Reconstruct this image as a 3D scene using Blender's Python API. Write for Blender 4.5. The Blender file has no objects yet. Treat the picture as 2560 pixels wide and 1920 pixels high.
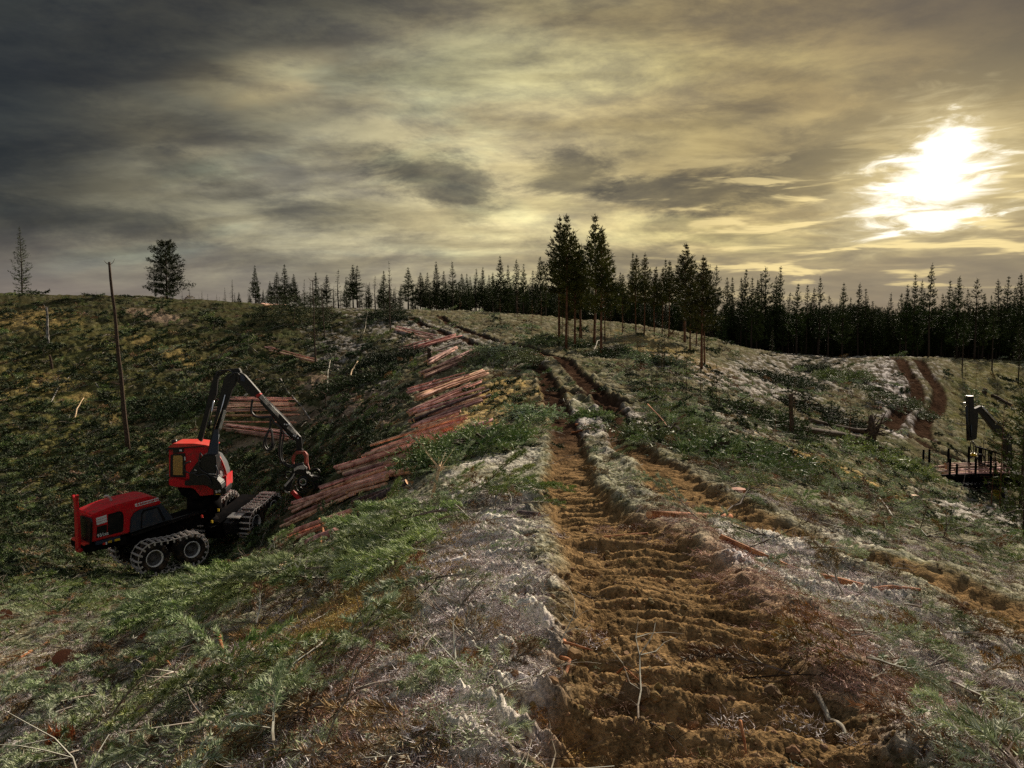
import bpy, bmesh, math, random
import numpy as np
from mathutils import Vector, Matrix
PI = math.pi
scene = bpy.context.scene
COL = scene.collection
R = math.radians
rng = np.random.default_rng(7)
random.seed(11)

# ------------------------------------------------------------------ camera
F = 1934.0                      # focal length in pixels of a 2560 px wide picture
PITCH = math.atan(130.0 / F)
cam_data = bpy.data.cameras.new('camera')
cam = bpy.data.objects.new('camera', cam_data)
COL.objects.link(cam)
cam_data.sensor_width = 36.0
cam_data.lens = F / 2560.0 * 36.0
cam_data.clip_start = 0.05
cam_data.clip_end = 9000.0
cam.location = (0, 0, 0)
cam.rotation_euler = (PI / 2 - PITCH, 0, 0)
scene.camera = cam

# ------------------------------------------------------------------ exposure
scene.view_settings.view_transform = 'Standard'
scene.view_settings.look = 'None'
scene.view_settings.exposure = 0.62
scene.view_settings.gamma = 1.0
scene.cycles.use_denoising = False
scene.cycles.max_bounces = 5
scene.cycles.diffuse_bounces = 3
scene.cycles.glossy_bounces = 2
scene.cycles.transparent_max_bounces = 6
scene.cycles.caustics_reflective = False
scene.cycles.caustics_refractive = False

# ------------------------------------------------------------------ sun and sky
SUN_AZ = math.atan((2370 - 1280) / F)      # clockwise from +Y
SUN_EL = R(11.0)
S = Vector((math.sin(SUN_AZ) * math.cos(SUN_EL), math.cos(SUN_AZ) * math.cos(SUN_EL), math.sin(SUN_EL)))
LIGHT_EL = R(26.0)
L_DIR = Vector((math.sin(SUN_AZ) * math.cos(LIGHT_EL), math.cos(SUN_AZ) * math.cos(LIGHT_EL), math.sin(LIGHT_EL)))
sun_d = bpy.data.lights.new('sun', 'SUN')
sun_d.energy = 5.0
sun_d.angle = R(1.5)
sun_d.color = (1.0, 0.87, 0.69)
sun = bpy.data.objects.new('sun', sun_d)
COL.objects.link(sun)
sun.rotation_euler = (-L_DIR).to_track_quat('-Z', 'Y').to_euler()

class NT:
    """small node-tree helper"""
    def __init__(s, tree):
        s.t = tree; s.n = tree.nodes; s.l = tree.links
    def new(s, kind, **kw):
        n = s.n.new(kind)
        for k, v in kw.items():
            if k.startswith('i_'):
                key = k[2:]
                key = int(key) if key.isdigit() else key
                s.put(n.inputs[key], v)
            else:
                setattr(n, k, v)
        return n
    def put(s, sock, v):
        if isinstance(v, bpy.types.NodeSocket): s.l.new(v, sock)
        elif isinstance(v, bpy.types.Node): s.l.new(v.outputs[0], sock)
        else: sock.default_value = v
    def math(s, op, a, b=0.0, c=None, clamp=False):
        n = s.n.new('ShaderNodeMath'); n.operation = op; n.use_clamp = clamp
        s.put(n.inputs[0], a); s.put(n.inputs[1], b)
        if c is not None: s.put(n.inputs[2], c)
        return n.outputs[0]
    def mix(s, f, a, b, blend='MIX'):
        n = s.n.new('ShaderNodeMix'); n.data_type = 'RGBA'; n.blend_type = blend
        s.put(n.inputs[0], f); s.put(n.inputs[6], a); s.put(n.inputs[7], b)
        return n.outputs[2]
    def smooth(s, v, a, b):
        n = s.n.new('ShaderNodeMapRange'); n.interpolation_type = 'SMOOTHSTEP'
        s.put(n.inputs[0], v); s.put(n.inputs[1], a); s.put(n.inputs[2], b)
        return n.outputs[0]
    def ramp(s, f, stops):
        n = s.n.new('ShaderNodeValToRGB')
        e = n.color_ramp.elements
        while len(e) < len(stops): e.new(0.5)
        for i, (p, c) in enumerate(stops):
            e[i].position = p; e[i].color = (c[0], c[1], c[2], 1)
        s.put(n.inputs[0], f)
        return n.outputs[0]
    def noise(s, vec, scale, detail=4, rough=0.5, dist=0.0, dim='3D'):
        n = s.n.new('ShaderNodeTexNoise'); n.noise_dimensions = dim
        if vec is not None: s.put(n.inputs['Vector'], vec)
        n.inputs['Scale'].default_value = scale; n.inputs['Detail'].default_value = detail
        n.inputs['Roughness'].default_value = rough; n.inputs['Distortion'].default_value = dist
        return n.outputs[0]

def build_world():
    w = bpy.data.worlds.new('World'); scene.world = w; w.use_nodes = True
    w.cycles.sampling_method = 'MANUAL'; w.cycles.sample_map_resolution = 512
    k = NT(w.node_tree); k.n.clear()
    out = k.new('ShaderNodeOutputWorld'); bg = k.new('ShaderNodeBackground')
    tc = k.new('ShaderNodeTexCoord')
    d = tc.outputs['Generated']
    sp = k.new('ShaderNodeSeparateXYZ', i_0=d); x, y, z = sp.outputs
    az = k.math('ARCTAN2', x, y)                       # radians clockwise from +Y
    hyp = k.math('SQRT', k.math('ADD', k.math('MULTIPLY', x, x), k.math('MULTIPLY', y, y)))
    el = k.math('ARCTAN2', z, hyp)
    # angle from the sun, stretched sideways
    da = k.math('SUBTRACT', az, SUN_AZ); de = k.math('SUBTRACT', el, SUN_EL)
    def gdist(ax, ex, sa, se, rot=0.0):
        """elliptic distance from (ax, ex) radians"""
        u = k.math('SUBTRACT', az, ax); v = k.math('SUBTRACT', el, ex)
        c, s_ = math.cos(rot), math.sin(rot)
        uu = k.math('ADD', k.math('MULTIPLY', u, c / sa), k.math('MULTIPLY', v, s_ / sa))
        vv = k.math('ADD', k.math('MULTIPLY', u, -s_ / se), k.math('MULTIPLY', v, c / se))
        return k.math('SQRT', k.math('ADD', k.math('MULTIPLY', uu, uu), k.math('MULTIPLY', vv, vv)))
    # cloud sheet seen from below: project on a flat layer
    zz = k.math('ADD', k.math('MAXIMUM', z, 0.0), 0.24)
    pv = k.new('ShaderNodeCombineXYZ', i_0=k.math('DIVIDE', x, zz), i_1=k.math('DIVIDE', y, zz), i_2=0.0)
    mp = k.new('ShaderNodeMapping', i_Vector=pv.outputs[0]); mp.inputs['Rotation'].default_value = (0, 0, R(-24)); mp.inputs['Scale'].default_value = (0.75, 1.35, 1)
    n1 = k.noise(mp.outputs[0], 1.5, 4, 0.5, 0.3)
    mp2 = k.new('ShaderNodeMapping', i_Vector=pv.outputs[0]); mp2.inputs['Rotation'].default_value = (0, 0, R(-38)); mp2.inputs['Scale'].default_value = (0.6, 1.7, 1); mp2.inputs['Location'].default_value = (3.1, 1.7, 0)
    n2 = k.noise(mp2.outputs[0], 3.3, 5, 0.55, 0.2)
    n3 = k.noise(mp.outputs[0], 12, 3, 0.6, 0.3)
    # broad colour by azimuth
    azn = k.math('DIVIDE', k.math('ADD', az, 1.0), 2.0)
    low = k.ramp(azn, [(0.0, (.075, .078, .066)), (0.22, (.21, .20, .155)), (0.36, (.39, .38, .28)), (0.5, (.58, .52, .31)), (0.62, (.50, .415, .195)), (0.75, (.34, .265, .115)), (0.9, (.16, .125, .065))])
    high = k.ramp(azn, [(0.0, (.012, .013, .013)), (0.22, (.022, .024, .023)), (0.4, (.085, .084, .066)), (0.55, (.15, .125, .072)), (0.66, (.11, .082, .036)), (0.78, (.035, .025, .011)), (0.95, (.01, .008, .005))])
    eln = k.smooth(k.math('ADD', el, k.math('MULTIPLY', k.math('POWER', k.math('ABSOLUTE', k.math('SUBTRACT', az, 0.09)), 2.0), 0.62)), R(9.0), R(29.0))
    base = k.mix(eln, low, high)
    # pale bluish openings between the clouds, yellow cloud faces
    open_ = k.smooth(n1, 0.50, 0.66)
    blue = k.mix(k.smooth(az, R(-30), R(20)), (.94, 1.02, .97, 1), (1.12, 1.10, .94, 1))
    base = k.mix(1.0, base, k.mix(open_, (1.04, .96, .84, 1), blue), 'MULTIPLY')
    # darker undersides
    dark = k.smooth(n2, 0.40, 0.64)
    amt = k.math('MULTIPLY', dark, 0.58)
    base = k.mix(amt, base, k.mix(1.0, base, (.42, .385, .345, 1), 'MULTIPLY'))
    tone = k.math('ADD', 0.72, k.math('MULTIPLY', k.smooth(n1, 0.32, 0.66), 0.55))
    tone = k.math('MULTIPLY', tone, k.math('ADD', 0.85, k.math('MULTIPLY', n3, 0.30)))
    base = k.mix(1.0, base, k.new('ShaderNodeCombineXYZ', i_0=tone, i_1=tone, i_2=tone).outputs[0], 'MULTIPLY')
    # torn, billowy texture that follows the wind
    mq = k.new('ShaderNodeMapping', i_Vector=k.new('ShaderNodeCombineXYZ', i_0=az, i_1=el, i_2=0.0).outputs[0])
    mq.inputs['Rotation'].default_value = (0, 0, R(-17)); mq.inputs['Scale'].default_value = (5.0, 15.0, 1); mq.inputs['Location'].default_value = (7.3, 2.2, 0)
    nq = k.noise(mq.outputs[0], 1.25, 8, 0.66, 0.2)
    tq = k.math('ADD', 0.56, k.math('MULTIPLY', k.smooth(nq, 0.30, 0.70), 0.88))
    base = k.mix(1.0, base, k.new('ShaderNodeCombineXYZ', i_0=tq, i_1=tq, i_2=k.math('ADD', k.math('MULTIPLY', tq, .8), .2)).outputs[0], 'MULTIPLY')
    # single heavier clouds  (azimuth, elevation, half sizes, tilt, strength)
    def pxdir(px, py):
        ca, sa = math.cos(PITCH), math.sin(PITCH)
        cx, cz = (px - 1280) / F, (960 - py) / F
        v = (cx, ca + sa * cz, -sa + ca * cz)
        return math.atan2(v[0], v[1]), math.atan2(v[2], math.hypot(v[0], v[1]))
    rag = k.math('MULTIPLY', k.math('SUBTRACT', n2, 0.5), 1.0)
    rag2 = k.math('MULTIPLY', k.math('SUBTRACT', nq, 0.5), 2.4)
    ragg = k.math('ADD', rag, rag2)
    for (px, py, wx, wy, rot, st) in ((1090, 440, 150, 55, 0.25, .62), (1160, 520, 90, 45, .1, .35), (980, 405, 120, 28, .3, .3), (1420, 440, 105, 42, -.05, .68), (1740, 480, 170, 44, .05, .75), (2070, 425, 220, 42, -.27, .62),
                                      (480, 420, 120, 26, .25, .40), (230, 545, 210, 32, .05, .42), (820, 540, 150, 30, .05, .34), (2330, 230, 260, 60, -.3, .45), (1800, 300, 200, 30, -.25, .25), (2430, 330, 150, 60, -.4, .4),
                                      (1850, 585, 200, 20, -.08, .45), (500, 640, 300, 22, 0, .35), (1700, 560, 120, 18, -.1, .35), (1150, 610, 200, 18, 0, .3), (330, 300, 200, 60, .4, -.25), (620, 190, 180, 50, -.2, -.65), (700, 260, 110, 40, -.2, -.3)):
        a_, e_ = pxdir(px, py)
        g = gdist(a_, e_, 1.3 * wx / F, 1.3 * wy / F, -rot)
        m = k.smooth(k.math('ADD', g, ragg), 1.12, 0.42)
        if st > 0:
            base = k.mix(k.math('MULTIPLY', m, st), base, k.mix(1.0, base, (.13, .13, .155, 1), 'MULTIPLY'))
        else:
            base = k.mix(k.math('MULTIPLY', m, -st), base, k.mix(1.0, base, (2.1, 1.95, 1.6, 1), 'MULTIPLY'))
    # golden slits low under the sun, then a mauve grey band over the horizon
    mp4 = k.new('ShaderNodeMapping', i_Vector=k.new('ShaderNodeCombineXYZ', i_0=az, i_1=el, i_2=0.0).outputs[0])
    mp4.inputs['Rotation'].default_value = (0, 0, R(-6)); mp4.inputs['Scale'].default_value = (9, 62, 1)
    n4 = k.noise(mp4.outputs[0], 1.0, 4, 0.55, 0.5)
    band = k.math('MULTIPLY', k.smooth(el, R(1.5), R(4.5)), k.smooth(el, R(13.5), R(8.5)))
    side = k.math('MULTIPLY', k.smooth(az, R(4), R(20)), k.smooth(az, R(42), R(31)))
    slit = k.math('MULTIPLY', k.math('MULTIPLY', band, side), k.smooth(n4, 0.52, 0.64))
    dk = k.math('MULTIPLY', k.math('MULTIPLY', band, side), k.smooth(n4, 0.56, 0.36))
    base = k.mix(k.math('MULTIPLY', dk, 0.62), base, k.mix(1.0, base, (.34, .32, .34, 1), 'MULTIPLY'))
    glow = gdist(SUN_AZ + .015, SUN_EL - .01, 0.30, 0.17)
    gl = k.smooth(glow, 1.0, 0.0)
    base = k.mix(1.0, base, k.mix(gl, (0, 0, 0, 1), (.30, .23, .09, 1)), 'ADD')
    hz = k.smooth(el, k.math('ADD', R(7.5), k.math('MULTIPLY', k.smooth(az, R(5), R(28)), R(3.0))), R(1.0))
    hcol = k.mix(k.smooth(az, R(-38), R(36)), (.185, .155, .155, 1), (.15, .135, .125, 1))
    hcol = k.mix(1.0, hcol, k.mix(n4, (.55, .55, .6, 1), (1.5, 1.45, 1.3, 1)), 'MULTIPLY')
    base = k.mix(k.math('MULTIPLY', hz, 0.82), base, hcol)
    base = k.mix(k.math('MULTIPLY', slit, 0.85), base, (.95, .74, .32, 1))
    # the sun behind the torn cloud
    n5m = k.new('ShaderNodeMapping', i_Vector=k.new('ShaderNodeCombineXYZ', i_0=az, i_1=el, i_2=0.0).outputs[0])
    n5m.inputs['Rotation'].default_value = (0, 0, R(18)); n5m.inputs['Scale'].default_value = (15, 62, 1)
    n5 = k.noise(n5m.outputs[0], 1.0, 6, 0.6, 0.6)
    r5 = k.math('MULTIPLY', k.math('SUBTRACT', n5, 0.5), 3.4)
    a_, e_ = pxdir(2318, 455)
    g1 = k.math('ADD', gdist(a_, e_, .055, .032, R(18)), r5)
    a2, e2 = pxdir(2362, 405)
    g2 = k.math('ADD', gdist(a2, e2, .034, .036, 0), r5)
    a3, e3 = pxdir(2330, 545)
    g3 = k.math('ADD', gdist(a3, e3, .062, .014, R(4)), k.math('MULTIPLY', r5, 1.3))
    gm = k.math('MINIMUM', k.math('MINIMUM', g1, g2), k.math('ADD', g3, .25))
    halo = k.smooth(gm, 2.6, 0.7)
    base = k.mix(k.math('MULTIPLY', halo, .5), base, (.85, .70, .36, 1))
    core = k.smooth(gm, 1.5, 0.15)
    base = k.mix(core, base, (1.75, 1.68, 1.50, 1))
    # clouds overhead and behind the camera (outside the picture): even grey light
    ov = k.smooth(el, R(29), R(48))
    back = k.smooth(y, 0.35, -0.1)
    amb = k.math('MAXIMUM', ov, back)
    base = k.mix(amb, base, (.20, .21, .215, 1))
    # below the horizon
    base = k.mix(k.smooth(el, R(-0.5), R(-3)), base, (.05, .045, .035, 1))
    sky = k.new('ShaderNodeTexSky'); sky.sky_type = 'NISHITA'; sky.sun_disc = False
    sky.sun_elevation = LIGHT_EL; sky.sun_rotation = SUN_AZ
    bg2 = k.new('ShaderNodeBackground'); bg2.inputs[1].default_value = 0.003
    k.put(bg2.inputs[0], sky.outputs[0])
    k.put(bg.inputs[0], base); bg.inputs[1].default_value = 0.66
    add = k.new('ShaderNodeAddShader', i_0=bg.outputs[0], i_1=bg2.outputs[0])
    k.put(out.inputs[0], add.outputs[0])
build_world()
# ------------------------------------------------------------------ terrain
CA, SA = math.cos(PITCH), math.sin(PITCH)
def ray(px, py):
    cx = (np.asarray(px, float) - 1280) / F; cz = (960 - np.asarray(py, float)) / F
    dy = CA + SA * cz; dz = -SA + CA * cz
    return cx / dy, dz / dy                       # t = x/y, s = z/y
def pt(px, py, Y):
    t, s = ray(px, py); return Vector((float(t) * Y, Y, float(s) * Y))
def to_px(X, Y, Z):
    Yc = np.maximum(Y, 0.05)
    fx = CA * Yc - SA * Z; up = SA * Yc + CA * Z
    fx = np.maximum(fx, 0.05)
    return 1280 + F * X / fx, 960 - F * up / fx
COLS = {
 -250: [(7,1960),(12,1700),(20,1540),(30,1400),(45,1200),(60,1030),(80,890),(100,795),(118,735),(135,728),(170,770)],
 0: [(4.6,2050),(6,1900),(9,1730),(14,1590),(20,1500),(30,1390),(36,1330),(45,1200),(60,1040),(80,900),(100,800),(115,738),(130,735),(170,770)],
 300: [(3.9,2000),(5,1880),(6.5,1760),(9,1640),(13,1550),(20,1490),(25,1468),(30,1446),(34,1412),(40,1290),(50,1130),(65,1000),(80,890),(100,790),(115,742),(130,740),(170,780)],
 450: [(24,1452),(28,1445),(31,1436),(34,1400),(38,1325)],
 600: [(3.2,1990),(3.9,1880),(6,1680),(9,1530),(13,1455),(20,1422),(27,1408),(31,1390),(33.5,1360),(36,1312),(42,1205),(52,1080),(65,965),(80,880),(95,812),(110,764),(125,760),(170,790)],
 900: [(3,1880),(4.5,1660),(6.5,1520),(10,1400),(15,1320),(22,1245),(30,1165),(40,1065),(50,990),(65,915),(80,850),(95,802),(110,777),(130,774),(170,800)],
 1150: [(2.9,1900),(4,1680),(6,1470),(9,1330),(13,1240),(18,1165),(25,1090),(35,1010),(50,920),(70,850),(90,803),(106,783),(122,781),(170,800)],
 1400: [(2.85,1920),(4,1650),(6,1460),(9,1320),(13,1225),(18,1145),(24,1080),(32,1000),(42,940),(55,892),(68,862),(85,820),(100,797),(120,800),(170,815)],
 1700: [(2.85,1920),(4,1650),(6,1460),(9,1320),(13,1218),(18,1142),(25,1062),(35,985),(48,930),(65,892),(80,862),(95,830),(108,832),(170,850)],
 2000: [(2.9,1920),(4,1690),(6,1500),(9,1370),(13,1275),(19,1200),(27,1140),(38,1085),(50,1035),(65,985),(85,930),(105,893),(125,890),(170,890)],
 2300: [(3.1,1920),(4.3,1730),(6.5,1545),(9.5,1415),(14,1335),(20,1292),(28,1262),(38,1215),(50,1130),(62,1045),(75,970),(88,912),(98,893),(115,896),(170,892)],
 2560: [(3.4,1910),(5,1730),(7,1580),(10,1475),(15,1405),(22,1355),(32,1310),(46,1262),(60,1140),(75,1040),(95,945),(115,905),(170,898)],
 2800: [(3.8,1920),(6,1700),(10,1500),(20,1380),(32,1320),(46,1262),(60,1150),(80,1020),(110,915),(170,900)],
}
cp = []
for px, rows in COLS.items():
    for Y, py in rows:
        t, s = ray(px, py); cp.append((float(t), math.log(Y), float(s)))
    if px == 450: continue
    t, _ = ray(px, 1000)
    cp.append((float(t), math.log(1.7), -1.64 / 1.7 - (0.10 if px < 700 else 0.0)))
    cp.append((float(t), 0.0, -1.64))
    for Y, py in ((300, 850), (700, 842), (3000, 833)):
        t, s = ray(px, py); cp.append((float(t), math.log(Y), float(s)))
cp = np.array(cp); KT = 2.6
def _phi(r2): return 0.5 * r2 * np.log(r2 + 1e-12)
P = np.stack([cp[:, 0] * KT, cp[:, 1]], 1)
D2 = ((P[:, None] - P[None]) ** 2).sum(-1)
n_ = len(P)
A = np.zeros((n_ + 3, n_ + 3)); A[:n_, :n_] = _phi(D2) + 1e-3 * np.eye(n_)
A[:n_, n_] = 1; A[:n_, n_ + 1:] = P; A[n_, :n_] = 1; A[n_ + 1:, :n_] = P.T
Wt = np.linalg.solve(A, np.concatenate([cp[:, 2], np.zeros(3)]))
NTg, NU = 161, 420
TG = np.linspace(-.8, .8, NTg); UG = np.linspace(0, math.log(3200), NU)
gt, gu = np.meshgrid(TG * KT, UG, indexing='ij')
SG = np.zeros_like(gt)
for i in range(n_):
    SG += Wt[i] * _phi((gt - P[i, 0]) ** 2 + (gu - P[i, 1]) ** 2)
SG += Wt[n_] + Wt[n_ + 1] * gt + Wt[n_ + 2] * gu
def base_h(X, Y):
    X = np.asarray(X, float); Y = np.asarray(Y, float)
    r = np.hypot(X, Y); th = np.arctan2(X, Y)
    thc = np.clip(th, -R(37.5), R(37.5))
    Ye = np.maximum(r * np.cos(thc), 1.0)
    t = np.tan(thc)
    a = (t - TG[0]) / (TG[1] - TG[0]); b = np.log(Ye) / (UG[1] - UG[0])
    a = np.clip(a, 0, NTg - 1.001); b = np.clip(b, 0, NU - 1.001)
    i = a.astype(int); j = b.astype(int); fa = a - i; fb = b - j
    s = SG[i, j] * (1 - fa) * (1 - fb) + SG[i + 1, j] * fa * (1 - fb) + SG[i, j + 1] * (1 - fa) * fb + SG[i + 1, j + 1] * fa * fb
    z = s * Ye
    w = np.clip((np.abs(th) - R(60)) / R(110), 0, 1); w = w * w * (3 - 2 * w)
    return z * (1 - w) - 3.0 * w * np.clip(r / 6, .5467, 1)
def hit(px, py):
    """first meeting of a picture ray with the ground (x, y, z arrays)"""
    t, s = ray(px, py); t = np.atleast_1d(t); s = np.atleast_1d(s)
    a = np.clip((t - TG[0]) / (TG[1] - TG[0]), 0, NTg - 1.001); i = a.astype(int); fa = a - i
    prof = SG[i] * (1 - fa[:, None]) + SG[i + 1] * fa[:, None]
    over = prof >= s[:, None]
    ok = over.any(1); j = np.clip(np.where(ok, over.argmax(1), prof[:, :340].argmax(1)), 1, NU - 1); idx = np.arange(len(t))
    p0, p1 = prof[idx, j - 1], prof[idx, j]
    f = np.clip((s - p0) / np.where(np.abs(p1 - p0) < 1e-9, 1e-9, p1 - p0), 0, 1)
    Y = np.exp(UG[j - 1] + f * (UG[1] - UG[0]))
    return t * Y, Y, s * Y, ok

# gradient noise
def vnoise(x, y, seed=0):
    xi = np.floor(x).astype(np.int64); yi = np.floor(y).astype(np.int64)
    xf = x - xi; yf = y - yi
    u = xf * xf * xf * (xf * (xf * 6 - 15) + 10); v = yf * yf * yf * (yf * (yf * 6 - 15) + 10)
    def g(ix, iy, dx, dy):
        h = (ix * 374761393 + iy * 668265263 + seed * 974634777) & 0x7fffffff
        h = ((h ^ (h >> 13)) * 1274126177) & 0x7fffffff
        an = ((h ^ (h >> 16)) & 0xffff) * (2 * PI / 65536)
        return np.cos(an) * dx + np.sin(an) * dy
    a = g(xi, yi, xf, yf); b = g(xi + 1, yi, xf - 1, yf)
    c = g(xi, yi + 1, xf, yf - 1); d = g(xi + 1, yi + 1, xf - 1, yf - 1)
    return 1.5 * (a + u * (b - a) + v * ((c + u * (d - c)) - (a + u * (b - a))))
def fbm(x, y, seed, octs=3, gain=.5, lac=2.07):
    s = 0; a = 1
    for o in range(octs):
        s = s + a * vnoise(x, y, seed + o * 17); a *= gain; x = x * lac + 3.1; y = y * lac - 1.7
    return s
sst = lambda v, a, b: (lambda q: q * q * (3 - 2 * q))(np.clip((v - a) / (b - a), 0, 1))

# wheel ruts: picture points that are dropped on the ground, half width, depth, lug ripple, strength of bare soil
RUTS = []
def rut(pxs, hw, depth, lug, soil, extra=(), berm=1.0):
    x, y, z, ok = hit([p[0] for p in pxs], [p[1] for p in pxs])
    pts = list(extra) + [(float(a), float(b)) for a, b in zip(x, y)]
    # resample smoothly (Catmull-Rom)
    q = [pts[0]] + pts + [pts[-1]]; out = []
    for i in range(1, len(q) - 2):
        p0, p1, p2, p3 = (np.array(q[i - 1]), np.array(q[i]), np.array(q[i + 1]), np.array(q[i + 2]))
        for f in np.linspace(0, 1, 7)[:-1]:
            out.append(.5 * (2 * p1 + (p2 - p0) * f + (2 * p0 - 5 * p1 + 4 * p2 - p3) * f * f + (3 * p1 - p0 - 3 * p2 + p3) * f ** 3))
    out.append(np.array(pts[-1])); RUTS.append((np.array(out), hw, depth, lug, soil, berm))
rut([(1790,1900),(1730,1650),(1640,1450),(1545,1340),(1470,1280),(1428,1225),(1424,1140),(1410,1060),(1388,1007),(1365,950),(1342,915),(1312,892),(1262,878),(1171,852),(1085,822),(1010,789)], .46, .15, .080, 1.0, extra=((.8, -3), (.78, 1.5)))
rut([(2700,1600),(2500,1515),(2300,1440),(2080,1375),(1900,1310),(1740,1240),(1640,1165),(1565,1110),(1545,1060),(1520,1012),(1470,965),(1430,925),(1396,897),(1330,872),(1225,848),(1153,821),(1080,785)], .46, .15, .06, 1.0)
rut([(1190,1900),(1180,1700),(1165,1520),(1150,1400),(1190,1310),(1290,1240)], .66, .06, .17, 0.0, extra=((-.3, -2),), berm=.4)
rut([(2620,1900),(2480,1750),(2330,1600),(2180,1500),(2010,1420)], .6, .05, .08, 0.12, berm=.4)
rut([(2245,896),(2262,922),(2285,952),(2292,1000),(2245,1035),(2232,1062),(2268,1082),(2330,1128),(2410,1160)], .62, .25, .0, 1.0, extra=((47.2, 96), ), berm=.5)
rut([(2292,896),(2312,926),(2345,970),(2344,1012),(2318,1042),(2306,1072),(2340,1105),(2420,1140)], .62, .25, .0, 1.0, berm=.5)
rut([(1310,985),(1370,988),(1450,985),(1500,995),(1555,1010)], .45, .15, .0, .9, berm=1.4)
wide_near = (.60, .95)
def ruts_eval(X, Y):
    """height change, bare-soil mask, signed ripple"""
    n = len(X); dz = np.zeros(n); soil = np.zeros(n); rip = np.zeros(n)
    rr = np.hypot(X, Y)
    for k, (pl, hw, dep, lug, so, berm) in enumerate(RUTS):
        m = np.where((X > pl[:, 0].min() - 2) & (X < pl[:, 0].max() + 2) & (Y > pl[:, 1].min() - 2) & (Y < pl[:, 1].max() + 2))[0]
        if not len(m): continue
        x = X[m]; y = Y[m]
        best = np.full(len(m), 1e9); arc = np.zeros(len(m)); side = np.zeros(len(m)); s0 = 0
        for i in range(len(pl) - 1):
            a, b = pl[i], pl[i + 1]; d = b - a; L = math.hypot(*d)
            if L < 1e-6: continue
            f = np.clip(((x - a[0]) * d[0] + (y - a[1]) * d[1]) / L / L, 0, 1)
            ex = x - a[0] - f * d[0]; ey = y - a[1] - f * d[1]; e = np.hypot(ex, ey)
            w = e < best
            best = np.where(w, e, best); arc = np.where(w, s0 + f * L, arc); side = np.where(w, np.sign(ex * d[1] - ey * d[0]), side); s0 += L
        wob = .10 * vnoise(x * 1.3, y * 1.3, 5 + k) + .06 * vnoise(x * 5, y * 5, 9 + k)
        hwe = hw * (1 + wide_near[k] * (1 - sst(y, 5 if k == 0 else 9, 14 if k == 0 else 16))) if k < 2 else hw
        q = (best + wob) / hwe
        prof = 1 - sst(q, .62, 1.12)
        edge = np.exp(-((q - 1.32) / .28) ** 2)
        lumps = .6 + .7 * vnoise(x * 2.3, y * 2.3, 31 + k)
        dz[m] += -dep * prof + .085 * berm * edge * lumps * np.clip(dep / .1, .5, 1.3)
        if lug > 0:
            ph = arc / .31 + .55 * (q ** 2) * .35 + .35 * vnoise(x * 1.1, y * 1.1, 41 + k) + .10 * vnoise(x * 4, y * 4, 43)
            fr = ph - np.floor(ph)
            saw = np.where(fr < .72, fr / .72, (1 - fr) / .28); saw = saw * saw * (3 - 2 * saw)
            fade = 1 - sst(np.hypot(x, y), 14, 30)
            dz[m] += 1.35 * lug * (saw - .4) * prof * fade * (.85 + .5 * vnoise(x * 1.7, y * 1.7, 47))
            rip[m] = np.maximum(rip[m], saw * prof)
        soil[m] = np.maximum(soil[m], so * (1 - sst(q, .78, 1.28)))
    return dz, soil, rip
def lumps_h(X, Y):
    r = np.hypot(X, Y)
    return .10 * vnoise(X * .55, Y * .55, 1) * sst(r, 2, 9) + .055 * vnoise(X * 1.7, Y * 1.7, 2) + .35 * vnoise(X * .12, Y * .12, 3) * sst(r, 25, 70)
def height(X, Y):
    X = np.atleast_1d(np.asarray(X, float)); Y = np.atleast_1d(np.asarray(Y, float))
    return base_h(X, Y) + lumps_h(X, Y) + ruts_eval(X, Y)[0]
def gz(x, y): return float(height(x, y)[0])
def on(px, py, lift=0.0):
    x, y, z, ok = hit(px, py); x = float(x[0]); y = float(y[0])
    return Vector((x, y, gz(x, y) + lift))
def slope_n(X, Y, e=.25):
    e = np.maximum(e, .012 * np.hypot(X, Y))
    dx = (base_h(X + e, Y) - base_h(X - e, Y)) / (2 * e); dy = (base_h(X, Y + e) - base_h(X, Y - e)) / (2 * e)
    n = np.stack([-dx, -dy, np.ones_like(dx)], 1); return n / np.linalg.norm(n, axis=1)[:, None]

# surface kinds, painted as patches (picture coordinates of their centre, half sizes, tilt in degrees, strength)
def patch(px, py, lst, nz):
    m = np.zeros_like(px)
    for cx, cy, rx, ry, rot, st in lst:
        c, s_ = math.cos(R(rot)), math.sin(R(rot))
        u = ((px - cx) * c + (py - cy) * s_) / rx; v = (-(px - cx) * s_ + (py - cy) * c) / ry
        q = np.sqrt(u * u + v * v) + nz * .45
        m = np.maximum(m, st * (1 - sst(q, .6, 1.15)))
    return m
FROST = [(1200,1580,165,400,5,1),(1120,1400,150,90,-20,1),(1130,1800,260,190,10,.9),(1980,1430,230,70,28,1),(2220,1560,250,85,33,.95),(2420,1640,260,80,22,.7),(2450,1880,260,70,10,.8),(1500,1060,110,60,0,.6),(2060,930,300,55,0,.5),(2240,985,120,70,70,.9),
         (1850,960,260,30,15,.55),(1100,850,260,45,15,.45),(1950,1070,300,40,10,.3),(1000,1290,90,50,-20,.5),(2450,1290,160,40,15,.6),(880,900,120,60,30,.45),(1290,1160,60,60,0,.5),(1250,1430,80,120,0,.8),(2150,1330,80,50,0,.4)]
AMBER = [(830,1560,340,95,-30,1.2),(620,1760,300,80,-45,.55),(1050,1430,160,60,-30,.8),(1330,1020,60,90,80,.4),(1230,1010,110,60,-30,.7),(1120,1080,120,50,-35,.7),(2080,1180,200,24,24,.8),(1700,900,160,30,20,.35),(250,1010,110,24,20,.35),(420,880,120,18,20,.4),(1760,1420,130,40,30,.3),(2180,870,60,30,0,.3),(1930,1230,130,22,30,.5),(60,960,150,30,0,.3),(60,800,140,30,0,.4)]
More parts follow.
